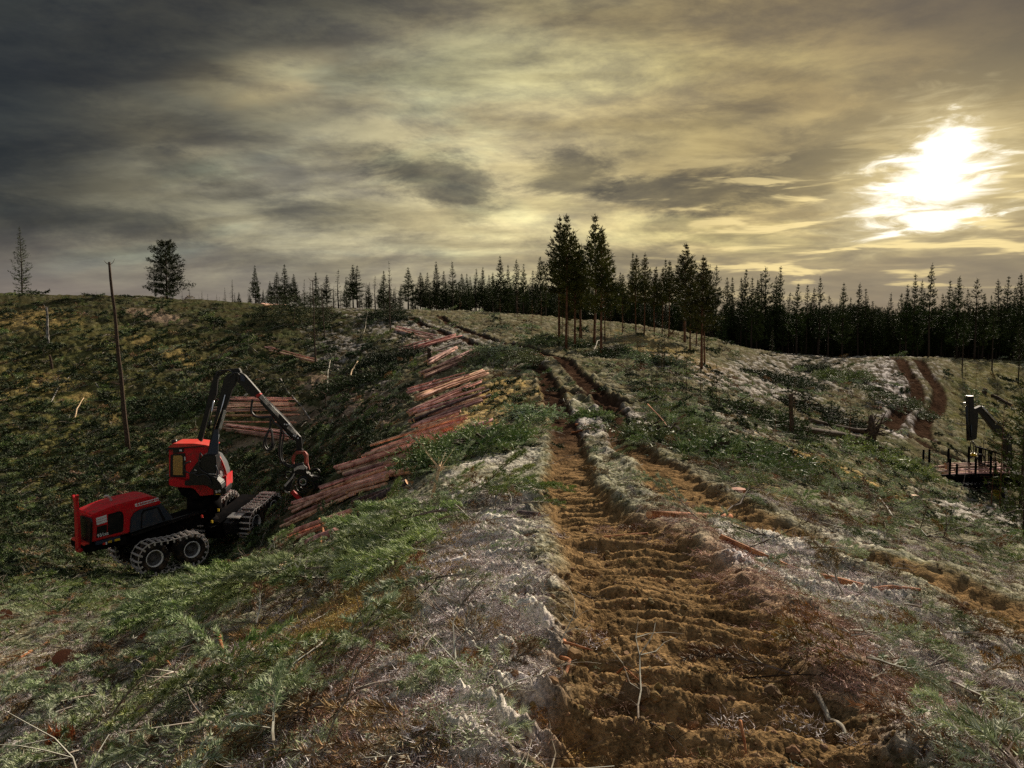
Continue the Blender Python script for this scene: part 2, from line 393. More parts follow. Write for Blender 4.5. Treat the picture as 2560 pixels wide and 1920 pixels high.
RUST = [(1880,1470,220,52,40,1),(2130,1650,260,75,38,1),(2360,1790,220,50,30,.5),(880,1010,130,34,30,.75),(760,1040,80,20,0,.45),(400,790,80,16,10,.6),(640,1110,120,26,0,.55),(950,1000,60,30,0,.6),(420,1100,110,40,30,.3),(820,1700,200,140,-50,.55),(950,1850,160,120,-40,.6),(1700,1340,110,40,10,.6),(1640,1300,200,26,0,.5),(620,740,80,8,0,.5)]
MOSS = [(240,1170,300,150,10,.8),(150,960,260,90,5,.6),(480,1050,240,90,25,.5),(150,1450,260,80,0,.5),(300,860,300,60,10,.4),(430,1290,120,60,0,.6),(2480,1000,120,120,0,.5),(2200,1150,150,60,20,.35),(1600,1100,160,60,10,.35)]
GREEN = [(120,1500,300,90,0,.45),(300,1580,240,50,-8,.5),(1000,1370,230,60,-15,1),(900,1410,130,40,-25,1),(640,1450,230,55,-22,1),(480,1520,130,45,-20,.8),(1240,1260,140,50,0,.6),(1180,1120,230,32,-24,.9),(950,1250,150,60,-25,.5),(1480,1060,110,40,0,.8),(1540,1130,150,30,15,.6),(1830,1180,240,45,15,.8),(1950,1260,220,35,18,.55),(2150,1240,260,36,25,.6),(2240,1330,230,40,20,.4),(2480,1380,140,50,30,.5),(2100,1130,260,30,25,.6),
         (1650,1050,130,60,20,.9),(1800,1130,130,40,10,.9),(1520,990,100,50,20,.6),(1400,870,90,35,10,.6),(1280,930,80,40,-20,.6),(1290,830,120,26,10,.6),(350,1640,260,60,-20,.35),(590,1690,200,60,-30,.75),(700,1760,120,60,-30,.6),(150,1750,240,70,-10,.25),(300,1830,180,50,-20,.4),(880,1640,60,40,0,.4),(1100,960,120,30,-20,.4),(960,930,110,50,0,.8),(1760,830,160,40,10,.4),(1700,960,160,40,20,.4),(2000,1000,150,30,10,.3),(830,1000,120,40,0,.4)]
GREEN_G = GREEN
def biome(X, Y, Z):
    px, py = to_px(X, Y, Z)
    nz = vnoise(X * 1.1, Y * 1.1, 61) + .7 * vnoise(X * .35, Y * .35, 62)
    return patch(px, py, FROST, nz), patch(px, py, AMBER, nz), patch(px, py, RUST, nz), patch(px, py, MOSS, nz), px, py

def add_mesh(name, V, Fq, mats, smooth=False, matidx=None, quads=False):
    me = bpy.data.meshes.new(name)
    V = np.asarray(V, np.float32); Fq = np.asarray(Fq, np.int32); k = Fq.shape[1]
    me.vertices.add(len(V)); me.vertices.foreach_set('co', V.ravel())
    me.loops.add(Fq.size); me.loops.foreach_set('vertex_index', Fq.ravel())
    me.polygons.add(len(Fq)); me.polygons.foreach_set('loop_start', np.arange(0, Fq.size, k, dtype=np.int32))
    try: me.polygons.foreach_set('loop_total', np.full(len(Fq), k, np.int32))
    except Exception: pass
    if smooth: me.polygons.foreach_set('use_smooth', np.ones(len(Fq), bool))
    for m in mats: me.materials.append(m)
    if matidx is not None: me.polygons.foreach_set('material_index', np.asarray(matidx, np.int32))
    me.update(calc_edges=True)
    return me
def link(name, me, parent=None, loc=None):
    o = bpy.data.objects.new(name, me); COL.objects.link(o)
    if parent is not None: o.parent = parent
    if loc is not None: o.location = loc
    return o
def tag(o, label=None, cat=None, group=None, kind=None):
    if label: o['label'] = label
    if cat: o['category'] = cat
    if group: o['group'] = group
    if kind: o['kind'] = kind
    return o
def empty(name, loc, label=None, cat=None, group=None):
    o = bpy.data.objects.new(name, None); COL.objects.link(o); o.location = loc
    o.empty_display_size = .3
    return tag(o, label, cat, group)

# ------------------------------------------------------------------ materials
def mat(name, col, rough=.8, metal=0.0, var=.25, scale=6.0, bump=0.0, bscale=20.0, col2=None, spec=.08, coord='Object', rand=0.0, hoar=0.0):
    m = bpy.data.materials.new(name); m.use_nodes = True
    k = NT(m.node_tree); b = k.n['Principled BSDF']
    tc = k.new('ShaderNodeTexCoord'); v = tc.outputs[coord]
    n = k.noise(v, scale, 5, .6)
    c2 = col2 if col2 else tuple(c * (1 - var) for c in col)
    c = k.mix(k.smooth(n, .34, .66), (*c2[:3], 1), (*col[:3], 1))
    if rand > 0:
        oi = k.new('ShaderNodeObjectInfo')
        hs = k.new('ShaderNodeHueSaturation')
        k.put(hs.inputs['Value'], k.math('ADD', 1 - rand, k.math('MULTIPLY', oi.outputs['Random'], 2 * rand)))
        rnd2 = k.math('FRACT', k.math('MULTIPLY', oi.outputs['Random'], 7.31))
        k.put(hs.inputs['Hue'], k.math('ADD', .5 - rand * .06, k.math('MULTIPLY', rnd2, rand * .12)))
        k.put(hs.inputs['Saturation'], k.math('ADD', 1 - rand * .4, k.math('MULTIPLY', k.math('FRACT', k.math('MULTIPLY', oi.outputs['Random'], 3.7)), rand * .6)))
        k.put(hs.inputs['Color'], c); c = hs.outputs[0]
    if hoar > 0:                                     # hoarfrost gathers on what faces the sky
        ge = k.new('ShaderNodeNewGeometry'); nz = k.new('ShaderNodeSeparateXYZ', i_0=ge.outputs['Normal']).outputs[2]
        f = k.math('MULTIPLY', k.smooth(nz, .45, .95), k.smooth(k.noise(ge.outputs['Position'], 3.0, 3, .6), .40, .62))
        c = k.mix(k.math('MULTIPLY', f, hoar), c, (.68, .70, .60, 1))
    k.put(b.inputs['Base Color'], c)
    b.inputs['Roughness'].default_value = rough; b.inputs['Metallic'].default_value = metal
    b.inputs['Specular IOR Level'].default_value = spec
    if bump > 0:
        bn = k.new('ShaderNodeBump'); bn.inputs['Strength'].default_value = 1.0; bn.inputs['Distance'].default_value = bump
        k.put(bn.inputs['Height'], k.noise(v, bscale, 5, .6)); k.put(b.inputs['Normal'], bn.outputs[0])
    return m
def ground_mat():
    m = bpy.data.materials.new('ground_litter'); m.use_nodes = True
    k = NT(m.node_tree); b = k.n['Principled BSDF']
    at = k.new('ShaderNodeAttribute'); at.attribute_name = 'Col'
    ge = k.new('ShaderNodeNewGeometry'); pos = ge.outputs['Position']
    n1 = k.noise(pos, 55, 5, .68); n2 = k.noise(pos, 11, 5, .6); n3 = k.noise(pos, 2.2, 5, .62)
    v = k.math('ADD', k.math('MULTIPLY', n1, 1.7), k.math('MULTIPLY', n2, 1.3))       # mean 1.5
    v = k.math('ADD', v, k.math('MULTIPLY', n3, 1.2))
    v = k.math('MULTIPLY', k.math('SUBTRACT', v, 1.52), 1.7)
    v = k.math('MAXIMUM', v, .16)
    c = k.mix(1.0, at.outputs['Color'], k.new('ShaderNodeCombineXYZ', i_0=v, i_1=v, i_2=v).outputs[0], 'MULTIPLY')
    k.put(b.inputs['Base Color'], c); b.inputs['Roughness'].default_value = 1.0; b.inputs['Specular IOR Level'].default_value = 0.0
    hb = k.math('ADD', k.math('MULTIPLY', n1, .35), n2)
    bn = k.new('ShaderNodeBump'); bn.inputs['Strength'].default_value = .9; bn.inputs['Distance'].default_value = .035
    k.put(bn.inputs['Height'], hb)
    bn2 = k.new('ShaderNodeBump'); bn2.inputs['Strength'].default_value = .8; bn2.inputs['Distance'].default_value = .16
    k.put(bn2.inputs['Height'], n3); k.put(bn2.inputs['Normal'], bn.outputs[0])
    k.put(b.inputs['Normal'], bn2.outputs[0])
    return m
M = {}
M['ground'] = ground_mat()

# ------------------------------------------------------------------ ground sheet
def build_ground():
    rr = [0.35]
    while rr[-1] < 3000:
        r = rr[-1]
        st = .012 if r < 2.2 else (.0042 if r < 9 else (.0058 if r < 40 else (.008 if r < 130 else .04)))
        if r < 1.5: st = .05
        rr.append(r * (1 + st))
    rr = np.array(rr)
    f = np.linspace(-R(41), R(41), 1000)
    side = np.linspace(R(41), R(319), 62)[1:-1]
    th = np.concatenate([f, side])                    # closes on itself
    nr, nt = len(rr), len(th)
    RRg, TH = np.meshgrid(rr, th, indexing='ij')
    X = (RRg * np.sin(TH)).ravel(); Y = (RRg * np.cos(TH)).ravel(); r = RRg.ravel()
    Z = base_h(X, Y)
    fr, am, ru, mo, px, py = biome(X, Y, Z)
    dzr, soil, rip = ruts_eval(X, Y)
    Z0 = Z.copy()
    Z = Z + lumps_h(X, Y) + dzr
    nsel = np.where(r < 45)[0]; x = X[nsel]; y = Y[nsel]; rn = r[nsel]
    wx = x + .05 * vnoise(x * 6, y * 6, 71); wy = y + .05 * vnoise(x * 6, y * 6, 72)
    a = fbm(wx * 5.5, wy * 5.5, 11, 2) ; b = fbm(wx * 17, wy * 17, 13, 2)
    c = 1 - 2 * np.abs(vnoise(wx * 9, wy * 9, 15)); d = 1 - 2 * np.abs(vnoise(wx * 24, wy * 24, 16))
    near = 1 - sst(rn, 14, 40)
    frn = fr[nsel]; son = soil[nsel]
    micro = (.020 * a + .012 * b * (1 + frn) + (.010 + .018 * frn + .012 * ru[nsel]) * c + (.005 + .012 * frn + .006 * son) * d)
    micro *= (1 - .45 * son); micro += son * .007 * fbm(x * 12, y * 12, 19, 3)
    e = vnoise(x * 60, y * 60, 21); micro += .005 * e * (rn < 9)
    Z[nsel] += micro * near
    hi = np.zeros(len(X)); hi[nsel] = (a * .5 + b * .5 + .6 * c + .5 * d * (1 + frn)) * near
    far_ = np.where(r >= 14)[0]
    g = fbm(X[far_] * 1.4, Y[far_] * 1.4, 23, 4, .6)
    Z[far_] += .14 * g * sst(r[far_], 14, 40) * (1 - .7 * soil[far_]) ; hi[far_] += 1.1 * g * sst(r[far_], 14, 40)
    # colour
    def C(*v): return np.array(v)[None]
    px_, py_ = px, py
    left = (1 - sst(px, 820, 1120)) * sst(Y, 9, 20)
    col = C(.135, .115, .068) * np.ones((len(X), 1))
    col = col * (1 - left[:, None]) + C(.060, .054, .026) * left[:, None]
    grn = sst(fbm(X * .45, Y * .45, 81, 3), -.1, .5)[:, None]
    col = col * (1 - .5 * grn) + C(.065, .085, .032) * .5 * grn
    def over(col, c, m): return col * (1 - m[:, None]) + c * m[:, None]
    col = over(col, C(.165, .15, .045), mo * .7)
    col = over(col, C(.50, .34, .13), am * .95)
    col = over(col, C(.42, .29, .22), ru * .8)
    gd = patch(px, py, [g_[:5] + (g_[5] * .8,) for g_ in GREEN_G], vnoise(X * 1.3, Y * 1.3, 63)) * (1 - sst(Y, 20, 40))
    col = over(col, C(.050, .040, .022), gd * .8)  # shade in the gaps between boughs, put into the ground colour
    frost_here = np.clip(fr, 0, 1) * sst(hi + .9 * rip + .1 * fr, -.1, .85)
    col = over(col, C(.055, .042, .036), fr * .75 * (1 - .5 * gd))
    col = over(col, C(.80, .73, .74), frost_here * .97)
    pale_crest = (1 - .75 * gd) * (1 - soil) * (1 - .7 * left) * sst(hi, .05, .9) * .65 * (1 - .85 * np.maximum(am, ru)) * (1 - .55 * sst(Y, 18, 45))
    col = over(col, C(.52, .50, .38), pale_crest)  # paler colour on the raised bumps, weaker far out
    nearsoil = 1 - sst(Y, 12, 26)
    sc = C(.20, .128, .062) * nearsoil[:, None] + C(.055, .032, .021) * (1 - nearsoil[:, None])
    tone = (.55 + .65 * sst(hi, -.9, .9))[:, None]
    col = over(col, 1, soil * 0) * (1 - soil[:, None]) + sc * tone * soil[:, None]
    col = np.clip(col * .92, .01, .9)
    # faces
    i, j = np.meshgrid(np.arange(nr - 1), np.arange(nt), indexing='ij')
    j2 = (j + 1) % nt
    Fq = np.stack([i * nt + j, i * nt + j2, (i + 1) * nt + j2, (i + 1) * nt + j], -1).reshape(-1, 4)
    V = np.stack([X, Y, Z], 1)
    road = soil[Fq].mean(1) > .5
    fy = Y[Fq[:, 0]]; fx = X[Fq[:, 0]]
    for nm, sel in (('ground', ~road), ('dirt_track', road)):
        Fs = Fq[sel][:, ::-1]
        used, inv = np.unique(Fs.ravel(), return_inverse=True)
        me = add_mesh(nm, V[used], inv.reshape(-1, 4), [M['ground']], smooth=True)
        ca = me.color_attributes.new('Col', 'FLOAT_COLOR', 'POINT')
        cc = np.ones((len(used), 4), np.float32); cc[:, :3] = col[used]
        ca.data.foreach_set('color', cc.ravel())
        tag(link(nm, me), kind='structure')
build_ground()
# ------------------------------------------------------------------ plant materials
M['needle'] = mat('needles_green', (.33, .38, .14), .6, col2=(.07, .125, .028), scale=9, rand=.38, coord='Generated', hoar=.55)
M['needle_frost'] = mat('needles_frosted', (.52, .56, .37), .75, col2=(.17, .24, .09), scale=7, rand=.3, coord='Generated', hoar=.55)
M['needle_lush'] = mat('needles_lush', (.48, .56, .24), .6, col2=(.13, .20, .06), scale=9, rand=.25, coord='Generated', hoar=.6)
M['needle_brown'] = mat('needles_browned', (.36, .22, .09), .7, col2=(.12, .07, .03), scale=7, rand=.35, coord='Generated', hoar=.5)
M['needle_dark'] = mat('needles_dark', (.065, .095, .028), .7, col2=(.020, .032, .012), scale=5, rand=.4, hoar=.28)
M['crown'] = mat('crown_needles', (.085, .11, .030), .75, col2=(.018, .026, .011), scale=1.2, rand=.3)
M['crown_gold'] = mat('crown_needles_yellowish', (.14, .14, .035), .75, col2=(.028, .036, .012), scale=.9, rand=.3)
M['twig'] = mat('twig_grey', (.34, .29, .24), .85, col2=(.11, .075, .05), scale=8, rand=.35, coord='Generated', hoar=.6)
M['twig_dark'] = mat('twig_dark', (.06, .042, .03), .85, scale=8, rand=.3, coord='Generated')
M['bark'] = mat('pine_bark', (.075, .052, .038), .9, col2=(.03, .022, .018), scale=14, bump=.02, bscale=30)
M['bark_red'] = mat('pine_bark_upper', (.20, .095, .055), .85, col2=(.07, .035, .02), scale=3)
M['bark_log'] = mat('log_bark', (.76, .42, .32), .8, col2=(.31, .135, .10), scale=2.2, bump=.006, bscale=22, rand=.42)
M['bark_wet'] = mat('log_bark_dark', (.12, .085, .085), .8, col2=(.04, .028, .028), scale=5, bump=.012, bscale=22, rand=.2)
M['bark_orange'] = mat('log_bark_orange', (.44, .20, .095), .8, col2=(.20, .06, .025), scale=12, bump=.01, bscale=30)
M['wood'] = mat('cut_wood', (.72, .44, .25), .7, col2=(.52, .26, .13), scale=12)
M['wood_pale'] = mat('split_wood', (.66, .50, .32), .7, col2=(.45, .30, .17), scale=10, bump=.01, bscale=40)
M['deadwood'] = mat('dead_wood', (.11, .075, .055), .9, col2=(.045, .03, .022), scale=10, bump=.01, bscale=25)
M['birch'] = mat('birch_bark', (.42, .40, .38), .8, col2=(.10, .08, .07), scale=4)
M['litter'] = mat('needle_litter', (.62, .43, .35), .85, col2=(.27, .15, .11), scale=5, rand=.4, coord='Generated')
M['litter_frost'] = mat('frosted_litter', (.86, .80, .80), .85, col2=(.26, .18, .17), scale=7, rand=.45, coord='Generated')
M['litter_brown'] = mat('brown_litter', (.30, .17, .07), .85, col2=(.09, .05, .025), scale=7, rand=.4, coord='Generated')
M['moss_gold'] = mat('moss_gold', (.60, .46, .19), .85, col2=(.26, .17, .06), scale=9, rand=.4, coord='Generated')
M['moss_green'] = mat('moss_green', (.15, .15, .045), .85, col2=(.06, .06, .02), scale=9, rand=.4, coord='Generated')
M['frostcrumb'] = mat('frost_crumbs', (.66, .62, .63), .8, col2=(.16, .12, .11), scale=30, rand=.35)
M['clod'] = mat('soil_clod', (.27, .175, .085), .95, col2=(.10, .062, .03), scale=30, rand=.35)
M['stone'] = mat('stone', (.30, .25, .17), .8, col2=(.16, .13, .09), scale=9, bump=.005)

class Geo:
    def __init__(s): s.v = []; s.f = []; s.m = []; s.n = 0; s.nd = []; s.cl = []
    def tri(s, a, b, c, mi=0):
        s.v += [a, b, c]; s.f.append((s.n, s.n + 1, s.n + 2)); s.m.append(mi); s.n += 3
    def tube(s, pts, rads, sides=5, mi=0, cap=True, capmi=None):
        pts = [Vector(p) for p in pts]; base = s.n; up = Vector((.13, .27, .95)); m = len(pts)
        for i, p in enumerate(pts):
            d = (pts[min(i + 1, m - 1)] - pts[max(i - 1, 0)]).normalized()
            if abs(d.dot(up)) > .96: up = Vector((.9, .3, .1))
            a = d.cross(up).normalized(); b = d.cross(a)
            for k in range(sides):
                an = 2 * PI * k / sides
                s.v.append(p + (a * math.cos(an) + b * math.sin(an)) * rads[i])
        s.n += m * sides
        for i in range(m - 1):
            for k in range(sides):
                k2 = (k + 1) % sides
                A, B, C_, D = base + i * sides + k, base + i * sides + k2, base + (i + 1) * sides + k2, base + (i + 1) * sides + k
                s.f.append((A, B, C_, D)); s.m.append(mi)
        if cap:
            s.f.append(tuple(base + k for k in range(sides - 1, -1, -1))); s.m.append(mi if capmi is None else capmi)
            s.f.append(tuple(base + (m - 1) * sides + k for k in range(sides))); s.m.append(mi if capmi is None else capmi)
    def poly(s, vs, mi=0):
        s.v += [Vector(v) for v in vs]; s.f.append(tuple(range(s.n, s.n + len(vs)))); s.m.append(mi); s.n += len(vs)
    def expand(s):
        """turn the queued needles and foliage clusters into triangles -> (n, 3, 3), material index"""
        out, mi = [], []; g_ = np.random.default_rng(int(random.random() * 1e9))
        unit = lambda a: a / np.maximum(np.linalg.norm(a, axis=1), 1e-9)[:, None]
        if s.nd:
            cnt = np.array([q[2] for q in s.nd]); R_ = lambda i: np.repeat(np.array([q[i] for q in s.nd], float), cnt, axis=0)
            a, b, ln, w, m_, sp = R_(0), R_(1), R_(3), R_(4), R_(5), R_(6); n = len(a); ax = unit(b - a)
            p = a + (b - a) * (g_.random(n) ** .8)[:, None]; o = unit(np.cross(g_.normal(size=(n, 3)), ax))
            d = unit(ax * g_.uniform(.45, 1.1, n)[:, None] + o * sp[:, None]); L = ln * g_.uniform(.7, 1.15, n)
            wv = unit(np.cross(d, g_.normal(size=(n, 3)))) * w[:, None]
            out.append(np.stack([p - wv, p + wv, p + d * L[:, None]], 1)); mi.append(m_)
        if s.cl:
            cnt = np.array([q[3] for q in s.cl]); R_ = lambda i: np.repeat(np.array([q[i] for q in s.cl], float), cnt, axis=0)
            p, d, ln, m_, w = R_(0), R_(1), R_(2), R_(4), R_(5); n = len(p)
            dd = unit(d + g_.normal(0, .55, (n, 3))); wv = unit(np.cross(dd, g_.normal(size=(n, 3)))) * (w * ln / .35)[:, None]
            L = ln * g_.uniform(.6, 1.2, n); o = p + g_.normal(size=(n, 3)) * (ln * .22)[:, None]
            out.append(np.stack([o - wv, o + wv, o + dd * L[:, None]], 1)); mi.append(m_)
        return out, mi
    def mesh(s, name, mats, smooth=False):
        out, mi = s.expand(); nb = len(s.v)
        me = bpy.data.meshes.new(name)
        V = np.array([tuple(v) for v in s.v], np.float32).reshape(-1, 3)
        sizes = np.array([len(f) for f in s.f], np.int32); idx = np.array([i for f in s.f for i in f], np.int32); mm = np.array(s.m, np.int32)
        if out:
            T_ = np.concatenate(out).astype(np.float32).reshape(-1, 3); V = np.concatenate([V, T_]); k = len(T_) // 3
            sizes = np.concatenate([sizes, np.full(k, 3, np.int32)]); idx = np.concatenate([idx, np.arange(nb, nb + 3 * k, dtype=np.int32)]); mm = np.concatenate([mm, np.concatenate(mi).astype(np.int32)])
        me.vertices.add(len(V)); me.vertices.foreach_set('co', V.ravel())
        me.loops.add(len(idx)); me.loops.foreach_set('vertex_index', idx)
        me.polygons.add(len(sizes)); me.polygons.foreach_set('loop_start', np.concatenate([[0], np.cumsum(sizes)[:-1]]).astype(np.int32))
        for m in mats: me.materials.append(m)
        me.polygons.foreach_set('material_index', mm)
        me.polygons.foreach_set('use_smooth', (np.arange(len(sizes)) < len(s.f)) & smooth)
        me.update(calc_edges=True); return me
def rv(s=1.0): return Vector((random.gauss(0, s), random.gauss(0, s), random.gauss(0, s)))

def needles(g, a, b, n, ln, w, mi, spread=.75):
    g.nd.append((tuple(a), tuple(b), n, ln, w, mi, spread))
# ------------------------------------------------------------------ litter prototypes (kept out of the scene collection)
PROTO = {}
def proto(coll, me):
    c = PROTO.get(coll)
    if c is None:
        c = bpy.data.collections.new(coll); PROTO[coll] = c
    o = bpy.data.objects.new(me.name, me); c.objects.link(o)
def make_bough(seed, L, nsh, nn, ln, w, mats, curve=.18):
    random.seed(seed); g = Geo(); pts = []; p = Vector((0, 0, .05)); d = Vector((1, 0, .15))
    nseg = 7
    for i in range(nseg + 1):
        pts.append(p.copy()); d = (d + Vector((0, random.uniform(-curve, curve), random.uniform(-.16, .08)))).normalized(); p = p + d * L / nseg
    g.tube(pts, [.014 * (1 - .8 * i / nseg) * L for i in range(nseg + 1)], 4, 1)
    for k in range(nsh):
        f = .18 + .8 * k / nsh; i = min(int(f * nseg), nseg - 1); q = pts[i].lerp(pts[i + 1], f * nseg - i)
        sd = -1 if k % 2 else 1
        tl = L * random.uniform(.22, .42) * (1.15 - .6 * f)
        dd = Vector((random.uniform(.55, .9), sd * random.uniform(.4, .8), random.uniform(-.1, .35))).normalized()
        e = q + dd * tl
        mid = q.lerp(e, .5) + Vector((0, 0, .03)) * L
        g.tube([q, mid, e], [.006 * L, .004 * L, .002 * L], 3, 1, cap=False)
        needles(g, q.lerp(mid, .5), mid, nn // 3, ln, w, 0); needles(g, mid, e, nn, ln, w, 0)
    needles(g, pts[-3], pts[-1] + d * .04, nn * 2, ln, w, 0)
    return g.mesh('bough', mats)
for i in range(4):
    proto('near_green', make_bough(20 + i, .75, 12, 60, .060, .0030, [M['needle'], M['twig']]))
    proto('near_frost', make_bough(40 + i, .70, 11, 54, .058, .0034, [M['needle_frost'], M['twig']]))
    proto('near_brown', make_bough(50 + i, .65, 11, 40, .058, .0034, [M['needle_brown'], M['twig']]))
    proto('far_brown', make_bough(70 + i, 1.3, 9, 11, .19, .020, [M['needle_brown'], M['twig']]))
    proto('far_green', make_bough(60 + i, 1.5, 11, 13, .20, .020, [M['needle'], M['twig']]))
    proto('far_frost', make_bough(80 + i, 1.4, 10, 12, .19, .020, [M['needle_frost'], M['twig']]))
    proto('far_dark', make_bough(100 + i, 1.7, 12, 14, .22, .026, [M['needle_dark'], M['twig_dark']]))
def make_twig(seed, L, mats, r=.006, subs=5, curl=.35):
    random.seed(seed); g = Geo(); p = Vector((0, 0, .02)); d = Vector((1, 0, .1)); pts = []
    for i in range(7):
        pts.append(p.copy()); d = (d + Vector((0, random.uniform(-curl, curl), random.uniform(-.22, .20)))).normalized(); p = p + d * L / 6
    g.tube(pts, [r * (1 - .12 * i) for i in range(7)], 4, 0)
    for k in range(subs):
        i = random.randint(1, 5); q = pts[i].copy(); dd = (Vector((.5, random.choice((-1, 1)) * random.uniform(.4, 1), random.uniform(-.1, .6)))).normalized(); sp = [q.copy()]
        for s_ in range(3):
            q = q + dd * L * random.uniform(.07, .15); dd = (dd + rv(.28)).normalized(); sp.append(q.copy())
        g.tube(sp, [r * .55, r * .45, r * .32, r * .2], 3, 0, cap=False)
    return g.mesh('twig', mats)
for i in range(5):
    proto('twigs', make_twig(120 + i, .75, [M['twig']], .0065, 8))
    proto('twigs_far', make_twig(140 + i, 2.0, [M['twig']], .022, 4, .2))
    proto('twigs_dark', make_twig(160 + i, .7, [M['twig_dark']], .006, 8))
def make_tuft(seed, n, rad, ln, w, mats, flat=.5):
    random.seed(seed); g = Geo()
    for i in range(n):
        a = random.uniform(0, 2 * PI); r = rad * math.sqrt(random.random())
        p = Vector((r * math.cos(a), r * math.sin(a), -.004 + random.uniform(0, .015)))
        d = Vector((random.gauss(0, 1), random.gauss(0, 1), abs(random.gauss(0, 1)) * flat)).normalized()
        wv = d.cross(rv()).normalized() * w
        L = ln * random.uniform(.5, 1.2); m = p + d * L * .5 + rv(ln * .12)
        g.tri(p - wv, p + wv, m, 0); g.tri(m - wv * .7, m + wv * .7, p + d * L, 0)
    return g.mesh('tuft', mats)
for i in range(3):
    proto('litter_red', make_tuft(200 + i, 70, .13, .075, .0022, [M['litter']], .15))
    proto('moss_gold', make_tuft(210 + i, 80, .10, .040, .0035, [M['moss_gold']], 1.2))
    proto('moss_green', make_tuft(220 + i, 80, .10, .045, .0035, [M['moss_green']], 1.2))
    proto('frost_tuft', make_tuft(230 + i, 70, .11, .060, .0030, [M['needle_frost']], .5))
for i in range(4):
    proto('litter_frost', make_tuft(240 + i, 90, .12, .060, .0026, [M['litter_frost']], .45))
    proto('litter_brown', make_tuft(250 + i, 70, .12, .055, .0024, [M['litter_brown']], .4))
def make_clod(seed, mats):
    bm = bmesh.new(); bmesh.ops.create_icosphere(bm, subdivisions=2, radius=.5); rs = np.random.default_rng(seed)
    o = rs.uniform(0, 50, 3)
    for v in bm.verts:
        c = v.co
        nn = float(vnoise(np.array([c.x * 2.1 + o[0] + c.z]), np.array([c.y * 2.1 + o[1] - c.z * 1.3]), seed)[0]) + .5 * float(vnoise(np.array([c.x * 5 + o[0] - c.z * 4]), np.array([c.y * 5 + o[1] + c.z * 3]), seed)[0])
        v.co = c * (1 + .45 * nn); v.co.z *= .7
    me = bpy.data.meshes.new('clod'); bm.to_mesh(me); bm.free()
    for m in mats: me.materials.append(m)
    return me
for i in range(4):
    proto('crumbs', make_clod(300 + i, [M['frostcrumb']])); proto('clods', make_clod(310 + i, [M['clod']]))

def scatter(name, coll, X, Y, scale, tilt=.15, lift=0.0, yaw=None, flat=1.0, normal=True):
    n = len(X); X = np.asarray(X); Y = np.asarray(Y)
    Z = height(X, Y) + lift
    N = slope_n(X, Y) if normal else np.tile([0., 0., 1.], (n, 1))
    N = N + rng.normal(0, tilt, (n, 3)); N /= np.linalg.norm(N, axis=1)[:, None]
    yw = rng.uniform(0, 2 * PI, n) if yaw is None else yaw
    T = np.stack([np.cos(yw), np.sin(yw), np.zeros(n)], 1); T -= N * (T * N).sum(1)[:, None]; T /= np.linalg.norm(T, axis=1)[:, None]
    B = np.cross(N, T)
    # euler XYZ from matrix columns T B N
    ry = np.arcsin(np.clip(-T[:, 2], -1, 1)); rx = np.arctan2(B[:, 2], N[:, 2]); rz = np.arctan2(T[:, 1], T[:, 0])
    me = bpy.data.meshes.new(name); me.vertices.add(n)
    me.vertices.foreach_set('co', np.stack([X, Y, Z], 1).astype(np.float32).ravel())
    a = me.attributes.new('rot', 'FLOAT_VECTOR', 'POINT'); a.data.foreach_set('vector', np.stack([rx, ry, rz], 1).astype(np.float32).ravel())
    a = me.attributes.new('scl', 'FLOAT', 'POINT'); a.data.foreach_set('value', np.asarray(scale, np.float32))
    c = PROTO[coll]; nc = len(c.objects)
    a = me.attributes.new('pick', 'INT', 'POINT'); a.data.foreach_set('value', rng.integers(0, nc, n).astype(np.int32))
    o = link(name, me); tag(o, kind='stuff')
    ng = bpy.data.node_groups.new(name, 'GeometryNodeTree')
    ng.interface.new_socket('Geometry', in_out='INPUT', socket_type='NodeSocketGeometry'); ng.interface.new_socket('Geometry', in_out='OUTPUT', socket_type='NodeSocketGeometry')
    k = NT(ng); gi = k.n.new('NodeGroupInput'); go = k.n.new('NodeGroupOutput')
    iop = k.n.new('GeometryNodeInstanceOnPoints'); ci = k.n.new('GeometryNodeCollectionInfo')
    ci.inputs['Collection'].default_value = c; ci.inputs['Separate Children'].default_value = True; ci.inputs['Reset Children'].default_value = True
    def at(nm, ty):
        q = k.n.new('GeometryNodeInputNamedAttribute'); q.data_type = ty; q.inputs['Name'].default_value = nm; return q.outputs[0]
    k.l.new(gi.outputs[0], iop.inputs['Points']); k.l.new(ci.outputs[0], iop.inputs['Instance'])
    iop.inputs['Pick Instance'].default_value = True
    k.l.new(at('pick', 'INT'), iop.inputs['Instance Index'])
    er = k.n.new('FunctionNodeEulerToRotation'); k.l.new(at('rot', 'FLOAT_VECTOR'), er.inputs[0]); k.l.new(er.outputs[0], iop.inputs['Rotation'])
    k.l.new(at('scl', 'FLOAT'), iop.inputs['Scale']); k.l.new(iop.outputs[0], go.inputs[0])
    md = o.modifiers.new('scatter', 'NODES'); md.node_group = ng
    return o
LOGSEG = []
